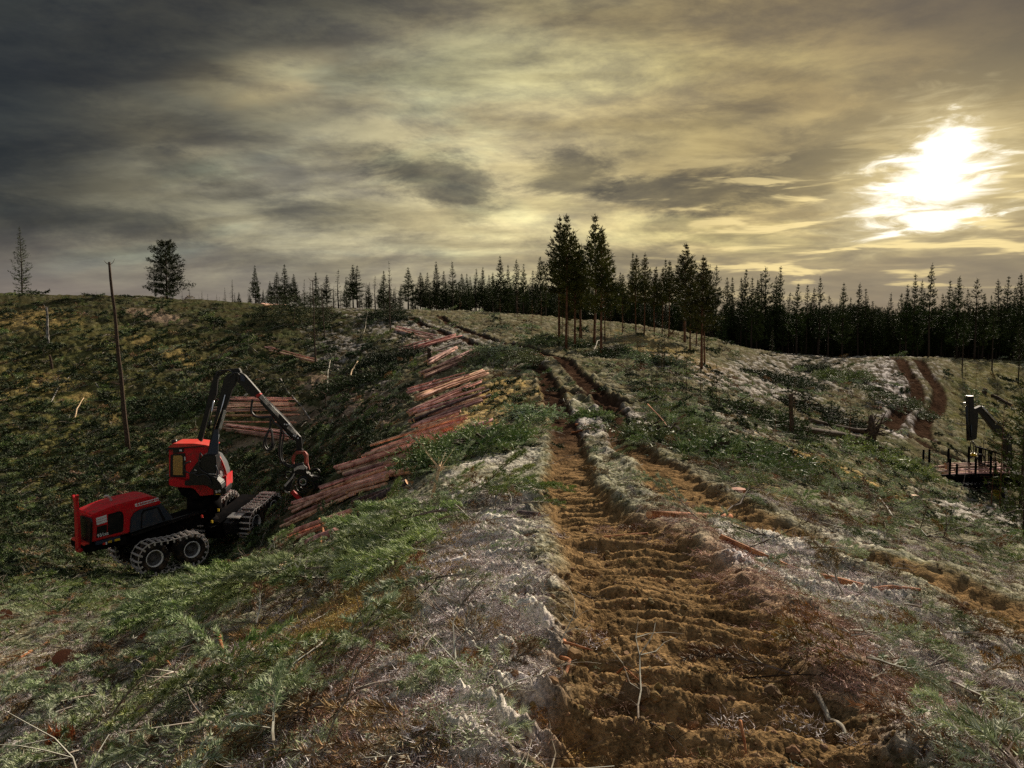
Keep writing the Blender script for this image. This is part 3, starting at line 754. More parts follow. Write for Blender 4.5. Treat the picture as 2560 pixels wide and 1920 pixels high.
def sample(n, y0=700, y1=2150, x0=-260, x1=2820, powr=1.0):
    px = rng.uniform(x0, x1, n); py = y0 + (y1 - y0) * rng.random(n) ** powr
    X, Y, Z, ok = hit(px, py)
    ok &= (Y < 135) & (Y > 2.2)
    if LOGSEG:
        A_ = np.array(LOGSEG)
        c_ = A_[:, :2]; d_ = A_[:, 2:] - c_; L2 = (d_ ** 2).sum(1)
        idx = np.where(ok & (Y > 17))[0]
        for j in range(len(A_)):
            f = np.clip(((X[idx] - c_[j, 0]) * d_[j, 0] + (Y[idx] - c_[j, 1]) * d_[j, 1]) / L2[j], 0, 1)
            e = np.hypot(X[idx] - c_[j, 0] - f * d_[j, 0], (Y[idx] - c_[j, 1] - f * d_[j, 1]))
            bad = (e < .45 + .012 * Y[idx]) & (rng.random(len(idx)) < .93)
            ok[idx[bad]] = False; idx = idx[~bad]
    return px[ok], py[ok], X[ok], Y[ok], Z[ok]
def dens(px, py, lst): return patch(px, py, lst, .9 * vnoise(px / 60, py / 38, 91) + .5 * vnoise(px / 22, py / 16, 92))
def soil_at(X, Y, e=.22): return np.maximum.reduce([ruts_eval(X + a, Y + b)[1] for a, b in ((0, 0), (e, 0), (-e, 0), (0, e * 1.3), (0, -e * 1.3))])
def do_scatter():
    # green and frosted boughs, nearer than 22 m
    px, py, X, Y, Z = sample(60000, 1050)
    d = dens(px, py, GREEN); s = soil_at(X, Y); u = rng.random(len(X))
    zz_ = .5 * vnoise(X * 1.1, Y * 1.1, 61); d = d * (1 - .85 * patch(px, py, AMBER, zz_)) * (1 - .6 * patch(px, py, FROST, zz_))
    near = Y < 24
    area = np.clip(Y / 9, .35, 2.2) ** 1.2          # bigger clumps per picture area when near -> fewer needed
    k1 = near & (u < d * .040 * area * (1 - .95 * s))
    yaw = -.55 + rng.normal(0, .8, k1.sum())
    scatter('pine_bough_litter', 'near_green', X[k1], Y[k1], rng.uniform(.7, 1.45, k1.sum()), .22, .03, yaw)
    u = rng.random(len(X)); k2 = near & (u < (d * .085 + .008) * area * (1 - .97 * s))
    scatter('frosted_bough_litter', 'near_frost', X[k2], Y[k2], rng.uniform(.45, 1.05, k2.sum()), .25, .04, rng.uniform(0, 6.28, k2.sum()))
    u = rng.random(len(X)); k4 = near & (u < (d * .03 + .010) * area * (1 - .95 * s))
    scatter('browned_bough_litter', 'near_brown', X[k4], Y[k4], rng.uniform(.45, 1.05, k4.sum()), .25, .02)
    u = rng.random(len(X)); k3 = near & (u < (d * .050 + .009) * area * (1 - .93 * s))
    scatter('frosted_twig_litter', 'twigs', X[k3], Y[k3], rng.uniform(.35, 1.2, k3.sum()), .3, .03)
    u = rng.random(len(X)); k3 = near & (u < (d * .035 + .005) * area * (1 - .85 * s))
    scatter('dark_twig_litter', 'twigs_dark', X[k3], Y[k3], rng.uniform(.35, 1.1, k3.sum()), .3, .02)
    # farther ground
    px, py, X, Y, Z = sample(90000, 715, 1560, powr=1.25)
    s = np.maximum(soil_at(X, Y, .25), soil_at(X, Y, .55)); d = dens(px, py, GREEN); far = Y > 19; sz = np.clip(Y / 55, .38, 1.5)
    left = (1 - sst(px, 850, 1150)) * sst(Y, 18, 26); wide = 24 / (Y * sz) * .55
    u = rng.random(len(X)); k = far & (u < (.07 + .30 * d + .07 * left) * wide * (1 - .97 * s))
    scatter('distant_green_slash', 'far_green', X[k], Y[k], sz[k] * rng.uniform(.5, 1.1, k.sum()), .2, 0, rng.normal(0, .7, k.sum()))
    u = rng.random(len(X)); k = far & (u < (.10 + .38 * d) * wide * (1 - .75 * left) * (1 - .95 * s))
    scatter('distant_frosted_slash', 'far_frost', X[k], Y[k], sz[k] * rng.uniform(.45, 1.0, k.sum()), .2, 0, rng.normal(0, .7, k.sum()))
    u = rng.random(len(X)); k = far & (u < (.07 + .08 * d + .05 * left) * wide * (1 - .97 * s))
    scatter('distant_browned_slash', 'far_brown', X[k], Y[k], sz[k] * rng.uniform(.45, 1.0, k.sum()), .2, 0)
    u = rng.random(len(X)); k = far & (u < (.10 + .36 * left) * wide * (1 - .97 * s))
    scatter('distant_dark_slash', 'far_dark', X[k], Y[k], sz[k] * rng.uniform(.5, 1.1, k.sum()), .2, 0)
    u = rng.random(len(X)); k = far & (u < (.17 + .12 * left) * wide * (1 - .95 * s))
    scatter('distant_twig_litter', 'twigs_far', X[k], Y[k], sz[k] * rng.uniform(.25, .95, k.sum()), .15, .02, rng.normal(0, 1.0, k.sum()))
    # small ground cover near the camera
    px, py, X, Y, Z = sample(110000, 1220, 2200)
    nz = vnoise(X * 1.1, Y * 1.1, 61) + .7 * vnoise(X * .35, Y * .35, 62)
    fr, am, ru, mo = patch(px, py, FROST, nz), patch(px, py, AMBER, nz), patch(px, py, RUST, nz), patch(px, py, MOSS, nz)
    s = soil_at(X, Y); rp = ruts_eval(X, Y)[2]; gd = dens(px, py, GREEN); near = Y < 15; area = np.clip(Y / 5, .6, 3) ** 1.3
    def put(name, coll, w, sc, tilt=.2, lift=0.0):
        k = near & (rng.random(len(X)) < w * area)
        scatter(name, coll, X[k], Y[k], rng.uniform(*sc, k.sum()), tilt, lift)
    put('red_needle_litter', 'litter_red', ru * .34 * (1 - .8 * s), (.6, 1.2), .1, .006)
    put('frosted_litter', 'litter_frost', (fr * (.05 + .20 * rp) + .03 + .12 * gd) * (1 - .97 * s), (.5, 1.25), .3, .004)
    put('brown_litter', 'litter_brown', (.07 + .10 * ru) * (1 - .8 * s), (.5, 1.2), .3, .004)
    put('golden_moss', 'moss_gold', am * .50 * (1 - s), (.5, 1.3))
    put('green_moss', 'moss_green', (.012 + mo * .2) * (1 - .98 * s), (.5, 1.3))
    put('frosted_sprigs', 'frost_tuft', (.012 + fr * .05) * (1 - .98 * s), (.5, 1.2), .3, .01)
    k = near & (rng.random(len(X)) < fr * .14 * (1 - s) * area)
    scatter('frosted_crumbs', 'crumbs', X[k], Y[k], np.minimum(rng.lognormal(math.log(.028), .4, k.sum()), .05), .5, .004)
    k = near & (rng.random(len(X)) < s * .16 * area)
    scatter('soil_crumbs', 'clods', X[k], Y[k], rng.lognormal(math.log(.022), .5, k.sum()), .5, .0)

# ------------------------------------------------------------------ trees
def crown_cluster(g, p, d, ln, n, mi=0, w=.055):
    g.cl.append((tuple(p), tuple(d), ln, n, mi, w))
def make_pine(seed, H, cs, wid, dense=1.0, top=.16, sparse=.0, mats=None, fol=.42, round_top=False, lean=.0, trunk_r=.012, low_dead=True):
    """returns (trunk mesh, crown mesh); H height, cs where the crown starts (fraction), wid crown half width"""
    random.seed(seed); t = Geo(); c = Geo(); n = 9; ax = []
    bend = Vector((random.uniform(-1, 1), random.uniform(-1, 1), 0)) * .012 * H
    for i in range(n + 1):
        f = i / n; ax.append(Vector((lean * H * f, 0, H * f)) + bend * math.sin(f * PI) + Vector((0, 0, -.5 if i == 0 else 0)))
    P_ = lambda f: ax[min(int(f * n), n - 1)].lerp(ax[min(int(f * n), n - 1) + 1], f * n - min(int(f * n), n - 1))
    r0 = trunk_r * H
    t.tube(ax, [max(r0 * (1 - .93 * (i / n) ** .9), .012) for i in range(n + 1)], 7, 0)
    if low_dead:
        for k in range(int(16 * cs)):
            f = random.uniform(.15, cs); p = P_(f); a = random.uniform(0, 2 * PI); L = random.uniform(.2, .9)
            e = p + Vector((math.cos(a), math.sin(a), random.uniform(-.3, .2))) * L
            t.tube([p, p.lerp(e, .5) + rv(.03), e], [.022, .014, .006], 3, 0, cap=False)
    nw = int((1 - cs) * H / .42)
    for wq in range(nw):
        f = cs + (1 - cs) * (wq + random.uniform(-.2, .2)) / nw
        g_ = (f - cs) / (1 - cs)
        if round_top: prof = (.65 + .35 * min(1, g_ / .12)) * (1 - .42 * g_) * math.sqrt(max(.03, 1 - g_ ** 6)) * random.uniform(.8, 1.1)
        else: prof = (1 - g_) ** .95 * (.55 + .45 * min(1, g_ * 5)) * 1.08 + .02
        nb = random.randint(4, 6)
        a0 = random.uniform(0, 2 * PI)
        for b in range(nb):
            if random.random() < sparse: continue
            a = a0 + 2 * PI * b / nb + random.uniform(-.4, .4)
            L = wid * prof * random.uniform(.6, 1.18) + .08
            el = (.15 + .65 * g_) if not round_top else random.uniform(-.12, .10) + .35 * g_ ** 2
            p = P_(min(f, 1)); d = Vector((math.cos(a) * math.cos(el), math.sin(a) * math.cos(el), math.sin(el)))
            e = p + d * L + Vector((0, 0, .10 * L)); m_ = p.lerp(e, .55) - Vector((0, 0, .06 * L))
            t.tube([p, m_, e], [.006 * H * (1 - g_ * .7) * .35 + .01, .012, .005], 3, 0, cap=False)
            nc = max(2, int(L / .17 * dense))
            for q in range(nc):
                h = .22 + .78 * (q + random.random()) / nc
                pp = (p.lerp(m_, h / .55) if h < .55 else m_.lerp(e, (h - .55) / .45)) + rv(.05 * L + .02)
                crown_cluster(c, pp, (d + Vector((0, 0, .55))).normalized(), fol * random.uniform(.7, 1.15) * (1 if round_top else 1.05 - .55 * g_), 4 if dense > .8 else 3)
    for q in range(int(5)):
        crown_cluster(c, P_(1 - q * .012), Vector((0, 0, 1.6)), fol * .55, 2)
    mats = mats or (M['bark'], M['crown'])
    return t.mesh('trunk', [mats[0]], True), c.mesh('crown', [mats[1]])
KINDS_T = {}
def kind(nm, **kw): KINDS_T[nm] = (make_pine(**kw), kw['H'])
for i in range(4): kind('dark%d' % i, seed=400 + i, H=13, cs=(.22, .12, .3, .16)[i], wid=(1.7, 1.5, 1.6, 2.0)[i], dense=1.8, sparse=.1)
for i in range(4): kind('pine%d' % i, seed=420 + i, H=13, cs=(.34, .42, .25, .5)[i], wid=(1.5, 1.35, 1.6, 1.5)[i], dense=1.2, sparse=.2)
for i in range(3): kind('tall%d' % i, seed=440 + i, H=13, cs=(.42, .48, .36)[i], wid=(1.85, 1.6, 1.9)[i], dense=2.3, sparse=.06, mats=(M['bark_red'], M['crown_gold']), trunk_r=.0105)
kind('spindly', seed=460, H=12, cs=.05, wid=2.1, dense=1.15, sparse=.12, fol=.30, low_dead=False)
kind('broad', seed=463, H=12, cs=.10, wid=4.6, dense=2.4, sparse=.06, round_top=True, trunk_r=.02, fol=.36, low_dead=False)
for i in range(3): kind('thin%d' % i, seed=470 + i, H=9, cs=.12, wid=.85, dense=.8, sparse=.35, fol=.27, low_dead=False)
for i in range(3): kind('sapling%d' % i, seed=480 + i, H=3, cs=.12, wid=.55, dense=.8, sparse=.25, fol=.20, mats=(M['bark'], M['crown_gold']), low_dead=False)
for i in range(3): kind('pole%d' % i, seed=490 + i, H=8, cs=.72, wid=.42, dense=.5, sparse=.4, fol=.22, trunk_r=.0055, mats=(M['bark_red'], M['crown_gold']))
kind('lush', seed=500, H=6, cs=.03, wid=1.5, dense=1.7, sparse=.05, fol=.20, mats=(M['bark'], mat('young_pine_needles', (.10, .13, .028), .7, col2=(.04, .06, .014), scale=1.5)), low_dead=False)
def tree(kd, X, Y, H, label, group=None, name='pine_tree', cat='pine tree', wide=1.0, sink=.15, lean=0):
    (tm, cm), H0 = KINDS_T[kd]
    z = gz(X, Y) - sink; s = H / H0
    e = empty(name, (X, Y, z), label, cat, group)
    e.scale = (s * wide, s * wide, s); e.rotation_euler = (0, R(lean), random.uniform(0, 6.28))
    if lean: e.rotation_euler = (0, R(lean), 0)
    link('trunk', tm, e)
    if cm is not None: link('crown', cm, e)
    return e
def tree_top(kd, px, topy, Y, label, group=None, dx=0, **kw):
    """tree standing Y metres out whose tip reaches the picture height topy"""
    t, s = ray(px, topy); X = float(t) * Y; g_ = gz(X, Y)
    return tree(kd, X, Y, max(1.0, float(s) * Y - g_ + .15), label, group, **kw)
random.seed(77)
tree_top('spindly', 48, 567, 128, 'lone thin ragged pine at the far left of the skyline', wide=1.05)
tree_top('broad', 413, 603, 126, 'lone broad round-topped pine on the left skyline', wide=1.0)
tree_top('dark1', 388, 705, 127, 'small conifer in front of the broad lone pine', name='small_conifer', cat='conifer')
small = [(474,723),(505,727),(519,735),(541,735),(561,719),(602,741),(240,727),(292,735),(455,728),(497,738),(586,733),(548,742),(620,728)]
for i, (x, y) in enumerate(small): tree_top('thin%d' % (i % 3), x, y, random.uniform(128, 138), 'small sparse young pine just behind the left skyline', 'small young pines behind the left skyline', wide=1.6, name='young_pine', cat='young pine')
tree_top('thin0', 580, 699, 132, 'thin young pine standing alone, left of the pointed dark conifer', name='young_pine', cat='young pine', wide=1.5)
tree_top('dark0', 637, 664, 130, 'pointed dark conifer alone on the skyline right of the broad pine', wide=1.2)
g1 = [(692,681,'dark0'),(711,662,'dark1'),(734,685,'dark3'),(761,699,'thin1'),(789,681,'dark1'),(817,687,'dark0'),(846,675,'thin2'),(865,693,'dark1'),(882,662,'dark0'),(893,664,'pine2'),(920,712,'dark3'),(938,690,'thin0'),(959,678,'dark1'),(999,730,'thin1'),(1020,669,'dark0'),(1051,681,'dark3'),(1074,708,'thin0'),(1090,654,'dark0'),(1109,678,'dark1'),(1130,654,'pine2'),(1149,703,'pine0'),(1167,685,'dark1'),(1191,672,'pine2'),(1207,668,'dark0'),(1232,681,'pine0'),(776,705,'thin0'),(905,715,'thin2'),(835,715,'thin1'),(985,722,'dark1'),(1038,712,'thin1'),(1140,715,'dark3'),(1178,712,'dark0'),(1220,715,'dark3')]
ORD = 'first second third fourth fifth sixth seventh eighth ninth tenth eleventh twelfth thirteenth fourteenth fifteenth sixteenth seventeenth'.split()
for i, (x, y, kd) in enumerate(sorted(g1)):
    lb = '%s conifer, %s from the left end of the open row on the ridge' % ('sparse thin' if kd[:4] == 'thin' else ('slender' if kd != 'dark3' else 'bushy'), ORD[i]) if i < 17 else '%s conifer, %s from the right end of the open row on the ridge' % ('sparse thin' if kd[:4] == 'thin' else ('slender' if kd != 'dark3' else 'bushy'), ORD[len(g1) - 1 - i])
    tree_top(kd, x, y, random.uniform(126, 136), lb, 'conifers in the open row along the middle of the ridge', wide=random.uniform(1.4, 1.9) if x < 1060 else random.uniform(1.1, 1.4))
random.seed(170)
for i in range(26):
    x = 1055 + i * 7.2 + random.uniform(-3, 3); tree_top(random.choice(('dark0', 'dark1', 'dark3', 'pine2')), x, random.uniform(682, 722), random.uniform(134, 150), 'low dark conifer filling the gaps behind the right part of the open row', 'low conifers behind the open row', wide=random.uniform(1.1, 1.5))
for i in range(24):
    x = 600 + i * 19.5 + random.uniform(-8, 8); tree_top(random.choice(('thin0', 'dark0', 'dark1')), x, random.uniform(700, 738), random.uniform(134, 145), 'short young conifer filling the gaps behind the left part of the open row', 'short conifers behind the open row', wide=random.uniform(1.2, 1.7))
random.seed(171)
tree_top('thin1', 972, 654, 112, 'tallest thin pine of the open row, with bare lower trunk')
g2 = [(1250,640),(1270,663),(1291,649),(1309,660),(1332,676),(1350,642),(1365,672),(1533,663),(1551,681),(1582,633),(1600,669),(1641,667),(1664,649),(1709,645),(1777,676),(1791,664),(1818,694),(1831,694),(1854,694),(1866,674),(1881,694),(1895,699),(1903,682),(1914,667),(1941,691),(1952,667),(1975,731),(1996,710),(2019,712),(2036,720),(2051,693),(2074,739),(2110,708),(2127,745),(2150,708),(2165,722),(2182,752),(2200,777),(2228,733),(2254,733),(2270,712),(2289,686),(2306,701),(2357,735),(2376,701),(2399,693),(2420,722),(2443,696),(2462,735),(2479,739),(2496,699),(2522,691),(2538,718),(2553,686)]
kk = ['dark0', 'dark1', 'pine0', 'dark2', 'pine1', 'dark3', 'pine2', 'pine3']
def lab2(x):
    for lim, w_ in ((1385, 'left of the tall pine group'), (1520, 'behind the tall pine group'), (1700, 'between the tall group and the green-crowned pine'), (1850, 'right behind the green-crowned pine'), (2030, 'above the left dip of the frosty slope'), (2200, 'left of the notch in the treeline'), (2300, 'right of the notch, above the far wheel tracks'), (2420, 'just right of the far wheel tracks'), (9999, 'at the far right end')):
        if x < lim: return ('dark conifer of the dense treeline ' + w_, 'conifers of the dense treeline ' + w_)
for i, (x, y) in enumerate(g2): tree_top(kk[i % 8], x, y, random.uniform(116, 132), *lab2(x), wide=random.uniform(.95, 1.3))
tree_top('pine0', 2331, 659, 112, 'tallest conifer of the right treeline, rising above the track crest')
for i in range(120):
    x = random.uniform(1235, 2680); y = (708 if x < 1560 else (735 if x < 1900 else 750)) + random.uniform(0, 50) + (18 if 1960 < x < 2240 else 0)
    tree_top(random.choice(kk), x, y, random.uniform(118, 150), *lab2(x), wide=random.uniform(1, 1.5))
# tall pines on the crest
c1 = [(1385,538,1398,866),(1413,531,1415,874),(1427,581,1437,873),(1445,608,1454,857),(1472,532,1485,866),(1490,561,1503,892)]
labs = ['left pine of the tall group beside the track bend', 'tallest pine of the tall group beside the track bend, narrow and pointed', 'shorter pine tucked behind the tallest one of the group', 'thin pine in the gap between the two clumps of tall pines', 'tall pine heading the right clump beside the track bend', 'tall pine with the lowest standing trunk of the right clump']
for i, (tx, ty, bx, by) in enumerate(c1):
    p = on(bx, by); Y = p.y
    t, s = ray(tx, ty); tree('tall%d' % (i % 3), p.x, Y, float(s) * Y - p.z, labs[i], 'tall pines beside the track bend', wide=1.15, lean=0)
for bx, by, ty in ((1405,855,700),(1448,862,640),(1436,850,690),(1512,857,640),(1421,868,720)):
    p = on(bx, by); t, s = ray(bx, ty); tree('tall1', p.x, p.y, float(s) * p.y - p.z, 'slim pine trunk standing within the tall group beside the track bend', 'slim pines within the tall group', wide=.8)
c3 = [(1619,631,1610,846),(1684,604,1712,855),(1744,635,1754,922),(1761,654,1762,916),(1664,649,1672,843),(1709,645,1725,880),(1582,633,1590,838),(1600,669,1636,842),(1550,681,1556,838),(1777,676,1740,862),(1641,667,1655,836)]
l3 = {2: 'full green-crowned pine with the reddest trunk, nearest of the crest pines', 3: 'pine whose trunk stands close behind the reddest one', 1: 'tallest pine between the tall group and the green-crowned pine'}
for i, (tx, ty, bx, by) in enumerate(c3):
    p = on(bx, by); t, s = ray(tx, ty)
    tree('tall%d' % (i % 3), p.x, p.y, float(s) * p.y - p.z, l3.get(i, 'thin-trunked pine on the slope right of the tall group'), None if i in l3 else 'thin-trunked pines right of the tall group', wide=1.35 if i in (1, 2) else 1.0)
# thin poles and saplings on the open ground: (base x, base y, top y, kind)
pl = [(1512,857,770,'pole0'),(1527,850,760,'pole1'),(1560,870,800,'pole2'),(1330,835,745,'pole1'),(1353,820,730,'pole0'),(1080,835,760,'pole2'),(1150,812,740,'pole0'),(1250,815,742,'pole1'),(1295,800,720,'pole0'),(1790,995,905,'sapling0'),(1797,1030,930,'pole0'),(1938,1110,1015,'pole1'),(1976,1092,990,'pole2'),(2124,1100,960,'pole0'),(2500,1270,1000,'pole1'),(2440,1010,900,'pole2'),(2477,1260,1080,'pole0'),(1985,1050,940,'pole1'),(1655,930,850,'pole0'),(1690,960,860,'sapling1'),(1715,980,870,'sapling2'),(1640,1010,915,'pole2'),(1660,935,800,'sapling0'),(1725,915,830,'sapling1'),(1930,885,815,'thin0'),(2003,892,865,'sapling0'),(2113,886,855,'sapling2'),(1600,880,820,'pole1'),(1820,1010,920,'sapling2'),(1750,990,900,'pole1')]
random.seed(88)
for i in range(24):
    x = random.uniform(1560, 1800); y = random.uniform(870, 1010); pl.append((x, y, y - random.uniform(30, 75), 'sapling%d' % (i % 3)))
for i in range(8):
    x = random.uniform(2400, 2550); y = random.uniform(950, 1150); pl.append((x, y, y - random.uniform(40, 90), 'sapling%d' % (i % 3)))
for i, (bx, by, ty, kd) in enumerate(pl):
    p = on(bx, by); t, s = ray(bx, ty)
    sap = kd.startswith('sap')
    tree(kd, p.x, p.y, float(s) * p.y - p.z, 'small pine sapling on the logged slope' if sap else 'bare thin pine stem left standing on the logged slope', 'pine saplings on the logged slope' if sap else 'bare thin stems on the logged slope', name='pine_sapling' if sap else 'thin_pine', cat='sapling' if sap else 'thin pine', wide=1.0 if sap else 1.6)
# nearer pines at the right edge
for bx, by, ty, kd, w, lb in ((2550,1285,915,'lush',1.1,'bushy yellow-green young pine at the right edge beside the forwarder'),(2572,1200,880,'lush',1.1,'second bushy young pine, half outside the right edge'),(2560,1345,1080,'lush',1.0,'low bushy young pine at the lower right edge'),(2545,960,800,'pine0',1.0,'dark pine on the shoulder above the right-edge young pines'),(2480,925,760,'pine3',1.0,'thin dark pine on the far right shoulder'),(2405,930,762,'pine1',.9,'dark pine with bare trunk right of the far wheel tracks')):
    p = on(bx, by); t, s = ray(bx, ty); tree(kd, p.x, p.y, float(s) * p.y - p.z, lb, wide=w)
# forest mass behind the first rows
def forest():
    c = bpy.data.collections.new('forest_kinds'); PROTO['forest_kinds'] = c
    for kd in ('dark0', 'dark1', 'dark2', 'dark3', 'pine0'):
        (tm, cm), H0 = KINDS_T[kd]
        g = bpy.data.meshes.new('forest_tree')
        bm = bmesh.new(); bm.from_mesh(tm); bm.from_mesh(cm); n0 = len(tm.polygons)
        bm.faces.ensure_lookup_table()
        for i, fc in enumerate(bm.faces): fc.material_index = 0 if i < n0 else 1
        bm.to_mesh(g); bm.free(); g.materials.append(M['bark']); g.materials.append(M['crown'])
        o = bpy.data.objects.new('forest_tree', g); c.objects.link(o)
    xs, ys, sc = [], [], []
    for i in range(5200):
        px = rng.uniform(1215, 3100); Y = rng.uniform(122, 235)
        if px < 1500 and rng.random() < .4: continue
        if px < 1500 and Y < 128: continue
        t, _ = ray(px, 800); x = float(t) * Y
        top = 766 + 18 * math.sin(px / 90) + rng.uniform(-16, 30) + (22 if 1960 < px < 2260 else 0)
        if px < 1560: top = 712 + rng.uniform(-10, 40)
        t, s = ray(px, top); h = float(s) * Y - gz(x, Y)
        if h < 2 or h > 30: continue
        xs.append(x); ys.append(Y); sc.append(h / 13)
    o = scatter('forest', 'forest_kinds', np.array(xs), np.array(ys), np.array(sc), .01, -.3, normal=False)
forest()
# ------------------------------------------------------------------ logs
def log_mesh(L, r0, r1, mats, sides=9, seed=0):
    random.seed(seed); g = Geo(); n = max(4, int(L / .6)); b = random.uniform(-.008, .008) * L; c = random.uniform(-.005, .005) * L
    pts = []; rr = []
    for i in range(n + 1):
        f = i / n; pts.append(Vector((L * f, b * math.sin(f * PI), c * math.sin(f * PI * 1.3)))); rr.append((r0 + (r1 - r0) * f) * random.uniform(.985, 1.015))
    g.tube(pts, rr, sides, 0, cap=False)
    m = len(pts) * sides
    g.f.append(tuple(range(sides - 1, -1, -1))); g.m.append(1)
    g.f.append(tuple((len(pts) - 1) * sides + k for k in range(sides))); g.m.append(1)
    for q in range(int(L * 1.2)):           # branch stubs
        f = random.random(); p = pts[0].lerp(pts[-1], f); a = random.uniform(0, 2 * PI); d = Vector((.3, math.cos(a), math.sin(a))); r = r0 + (r1 - r0) * f
        g.tube([p + d * r * .8, p + d * (r + .025)], [.022, .014], 4, 0, capmi=1)
    me = g.mesh('log', mats); 
    me.polygons.foreach_set('use_smooth', [len(pp.vertices) == 4 for pp in me.polygons]); return me
LOGS = {}
for i in range(6):
    LOGS['red', i] = log_mesh(1.0 * 5, .115, .085, [M['bark_log'], M['wood']], seed=i)
    LOGS['wet', i] = log_mesh(1.0 * 5, .12, .09, [M['bark_wet'], M['wood']], seed=i + 20)
def lay(a, b, r=.10, kd='red', name='log', label=None, group=None, cat='log', i=None):
    a = Vector(a); b = Vector(b); d = b - a; L = d.length
    o = link(name, LOGS[kd, random.randint(0, 5) if i is None else i])
    o.location = a; s = r / .10
    o.scale = (L / 5, s, s); o.rotation_euler = (Matrix.Rotation(0, 4, 'X') @ d.to_track_quat('X', 'Z').to_matrix().to_4x4()).to_euler()
    return tag(o, label, cat, group)
C3 = lambda x, y: (600 + x * .40984, 740 + y * .40984)
def pile(a0, b0, a1, b1, n, r, label, group, wet=0, jit=11, lift=0.0, conv=C3):
    """logs spread between line a0-b0 and line a1-b1 (picture coordinates)"""
    n = n if n < 3 else int(n * 1.35 + .5)
    for i in range(n):
        f = 0 if n == 1 else i / (n - 1)
        A = (a0[0] + (a1[0] - a0[0]) * f + random.uniform(-jit * 2, jit * 2), a0[1] + (a1[1] - a0[1]) * f + random.uniform(-jit, jit) * .35)
        B = (b0[0] + (b1[0] - b0[0]) * f + random.uniform(-jit * 2, jit * 2), b0[1] + (b1[1] - b0[1]) * f + random.uniform(-jit, jit) * .35)
        p = on(*conv(*A)); q = on(*conv(*B)); rr = r * random.uniform(.34, .60)
        up = lift + rr * .9 + random.choice((0, 0, .12, .2)) * (n > 2)
        # keep the log above the ground between its ends
        mids = [p.lerp(q, w_) for w_ in (.25, .5, .75)]; ex = float(np.max(height([v.x for v in mids], [v.y for v in mids]) - np.array([v.z for v in mids])))
        up += max(0, ex) + .04
        LOGSEG.append((p.x, p.y, q.x, q.y))
        lay(p + Vector((0, 0, up)), q + Vector((0, 0, up)), rr, 'wet' if random.random() < wet else 'red', label=label if n < 3 or 0 < i < n - 1 else (('uppermost ' if i == 0 else 'lowest ') + label), group=group)
random.seed(5)
pile((215,1535),(640,1365),(240,1580),(690,1400), 6, .10, 'reddish pine log in the lowest spread stack, right of the front wheels', 'logs of the lowest stack')
pile((400,1560),(600,1470),(520,1580),(700,1500), 2, .16, 'thick reddish log beside the green boughs at the foot of the log row', 'thick logs beside the green boughs', jit=2)
pile((375,1270),(870,1150),(300,1330),(880,1165), 8, .11, 'reddish log in the stack lying under the harvester head', 'logs under the harvester head')
pile((330,1370),(700,1200),(250,1430),(640,1260), 5, .10, 'reddish log sliding out of the lower edge of the stack under the harvester head', 'outermost logs under the harvester head')
pile((650,1165),(1050,1050),(660,1195),(1070,1085), 5, .10, 'reddish log in the small stack above the harvester head stack', 'logs of the small stack')
pile((590,1100),(1190,940),(640,1110),(1150,985), 7, .11, 'long reddish log in the middle stack of the row', 'logs of the middle stack')
pile((890,1055),(1195,945),(890,1060),(1190,955), 1, .15, 'thickest red log lying across the front of the middle stack', None, jit=1)
pile((810,975),(1330,815),(830,995),(1320,850), 5, .12, 'reddish log in the stack with pale cut ends facing the ridge', 'logs with pale cut ends')
pile((1200,905),(1535,795),(1260,935),(1450,870), 4, .13, 'log at the upper right end of the row, nearest the ridge moss', 'logs nearest the ridge moss', wet=.5)
pile((1060,845),(1355,740),(1100,850),(1390,785), 6, .10, 'short reddish log in the ragged stack halfway up the row', 'short logs of the ragged stack')
pile((1040,800),(1495,650),(1050,815),(1495,665), 2, .12, 'clean orange log along the lower side of the dark topped stack', 'orange logs of the dark topped stack')
pile((1060,790),(1520,605),(1080,795),(1525,625), 3, .14, 'dark wet log with black bark in the row', 'dark wet logs', wet=1)
pile((1020,745),(1390,590),(1050,760),(1480,575), 5, .10, 'reddish log in the stack just above the dark wet ones', 'logs above the dark wet ones', wet=.15)
pile((1090,665),(1500,480),(1080,680),(1510,500), 5, .11, 'log in the long stack below the upper red stack', 'logs of the long stack', wet=.35)
pile((1020,610),(1380,500),(1040,615),(1390,520), 3, .10, 'reddish log at the left edge of the long stack', 'logs left of the long stack')
pile((1130,575),(1195,515),(1130,575),(1195,515), 1, .08, 'short stick pointing up beside the long stack', None, jit=1)
pile((1100,500),(1420,360),(1110,520),(1440,385), 6, .12, 'bright red log in the lower fan of the upper red stack', 'logs of the lower fan')
pile((1140,430),(1320,345),(1140,450),(1330,360), 4, .12, 'bright red log in the tight bundle above the fan', 'logs of the tight bundle')
pile((1050,400),(1355,280),(1050,400),(1355,280), 1, .15, 'long grey log lying alone below the top stack', None, jit=1, wet=1)
pile((990,350),(1290,262),(1000,368),(1340,268), 6, .14, 'reddish log in the top stack under the ridge road', 'logs of the top stack')
pile((985,335),(1130,283),(985,335),(1130,283), 2, .12, 'short log on the left flank of the top stack', 'short logs of the top stack')
pile((1090,345),(1295,346),(1090,352),(1300,350), 2, .11, 'log lying level beneath the top stack', 'level logs beneath the top stack')
pile((940,217),(1190,262),(940,228),(1160,268), 3, .14, 'red log in the small bundle above the top stack', 'logs above the top stack')
pile((170,323),(460,400),(175,345),(470,418), 4, .13, 'long red log in the lone bundle on the left slope', 'logs of the lone bundle')
pile((760,1035),(1230,895),(770,1055),(1200,930), 4, .11, 'reddish log between the middle stack and the one with pale ends', 'logs between two middle stacks')
pile((480,1225),(940,1085),(520,1250),(930,1125), 5, .11, 'reddish log in the loose layer just above the harvester head stack', 'logs of the loose layer')
